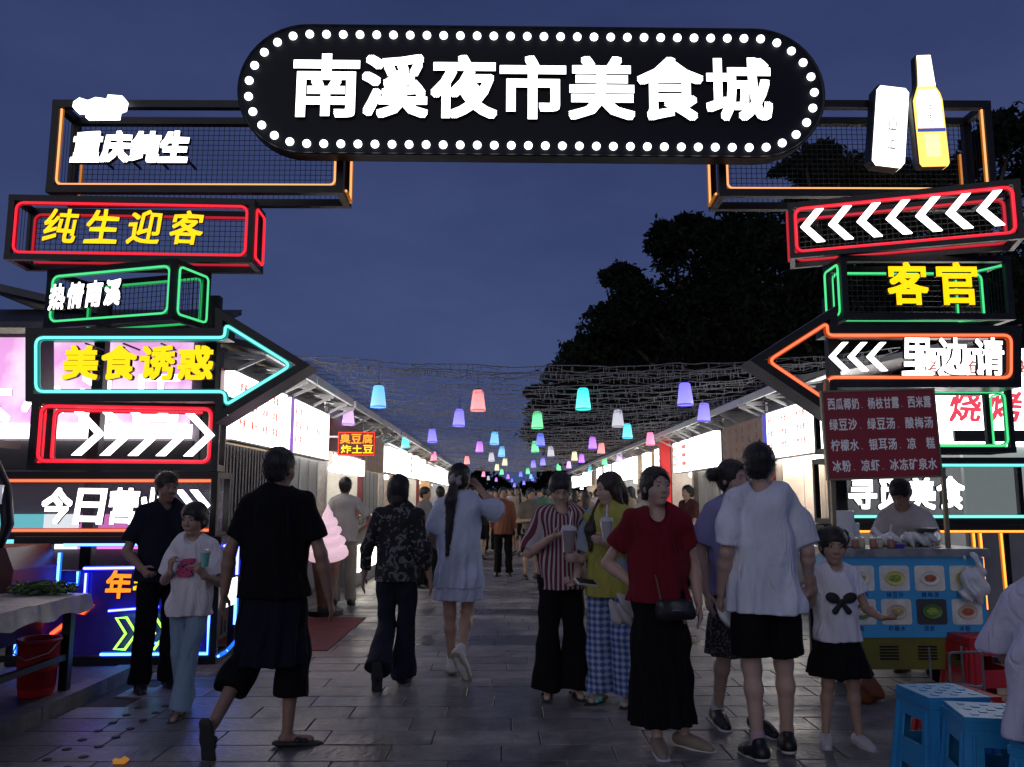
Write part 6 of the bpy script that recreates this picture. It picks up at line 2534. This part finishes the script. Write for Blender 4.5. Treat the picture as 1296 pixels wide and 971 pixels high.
far_person('man in flat cap and grey shirt at the left stalls, near the raised elbow', 536, 744, R(70), 1.60, c('greyshirt', (.25, .23, .22)), BLK, vox=.014)
far_person('person in white shirt just behind the flat cap man', 556, 738, R(200), 1.62, c('white3', (.60, .60, .60)), BLK, vox=.014)
far_person('person in cream top behind the red dressed woman, lit orange from the stall', 800, 716, R(-80), 1.66, c('cream_top', (.45, .36, .22)), BLK, ('long', HAIR, -1), vox=.016)
far_person('person in pale top between the yellow girl and the red blouse', 818, 722, R(160), 1.56, c('pale_top', (.5, .46, .42)), BLK, vox=.016)
far_person('person in peach top walking away between the striped blouse and the yellow girl', 742, 715, R(180), 1.58, c('peach', (.45, .26, .18)), BLK, ('long', HAIRB, 1), vox=.018)
cols = [('white', (.55, .55, .55)), ('grey', (.2, .2, .2)), ('black', (.02, .02, .02)), ('blue', (.10, .15, .35)), ('red', (.35, .05, .05)), ('pink', (.5, .25, .28)), ('beige', (.4, .33, .25)), ('green', (.10, .22, .14))]
spots = [(655, 703), (690, 706), (608, 708), (700, 694), (628, 694), (728, 700), (757, 702), (780, 706), (645, 688), (668, 686), (684, 681), (712, 684), (740, 686), (600, 692), (620, 683), (768, 690), (655, 678), (675, 675), (696, 676), (633, 676), (590, 700), (812, 704), (722, 676), (648, 671), (664, 671)]
spots += [(605, 679), (613, 673), (622, 668), (641, 680), (650, 684), (660, 679), (669, 672), (678, 669), (687, 676), (703, 672), (708, 679), (715, 670), (729, 682), (735, 674), (748, 679), (755, 690), (762, 680), (772, 698), (596, 698), (586, 692), (620, 699), (636, 701), (673, 698), (683, 692), (710, 703), (745, 697)]
place = ['left of centre', 'right of centre', 'near the left stalls', 'near the right stalls']
rr = random.Random(12)
spots.sort(key=lambda q_: -q_[1])
used_lb = {}
for i, (px, py) in enumerate(spots):
    cn, cv_ = cols[(i * 5 + 2) % 8]
    kd = i % 4
    g = PG(px, py)
    pl_ = 'near the left stalls' if px < 625 else 'near the right stalls' if px > 745 else 'left of centre' if px < 672 else 'right of centre'
    dist = 'at the far end of the street' if py < 674 else 'far down the street' if py < 684 else 'halfway down the street' if py < 698 else 'beyond the striped blouse'
    lb = '%s-topped %s %s, %s' % (cn, ('long haired woman', 'short haired man', 'woman with tied hair', 'man in shorts')[kd], pl_, dist)
    used_lb[lb] = used_lb.get(lb, 0) + 1
    if used_lb[lb] > 1:
        lb += (', farther one', ', farthest one')[min(1, used_lb[lb] - 2)]
    person(lb, (g.x, g.y, 0), R(rr.choice((0, 180, 10, 170, 195, -15))), rr.uniform(1.54, 1.74),
           [dict(aL=(.1, -.15, .09), aR=(-.1, .15, .09)), {}, fold_arm('L'), dict(aL=(.1, .12, .09), aR=(-.1, -.14, .09))][kd],
           [('tshirt', c('far_' + cn, cv_), dict(hem=.84)), (('skirt', 'trousers', 'trousers', 'shorts')[kd], BLK, (dict(hem=.5), {}, {}, dict(hem=.5))[kd]), ('sneakers', mat('black_leather'), {})],
           (('long', HAIR, 1), ('short', HAIR), ('bun', HAIR), ('short', HAIR))[kd], SKIN, vox=.028, group='crowd walking further down the market street')
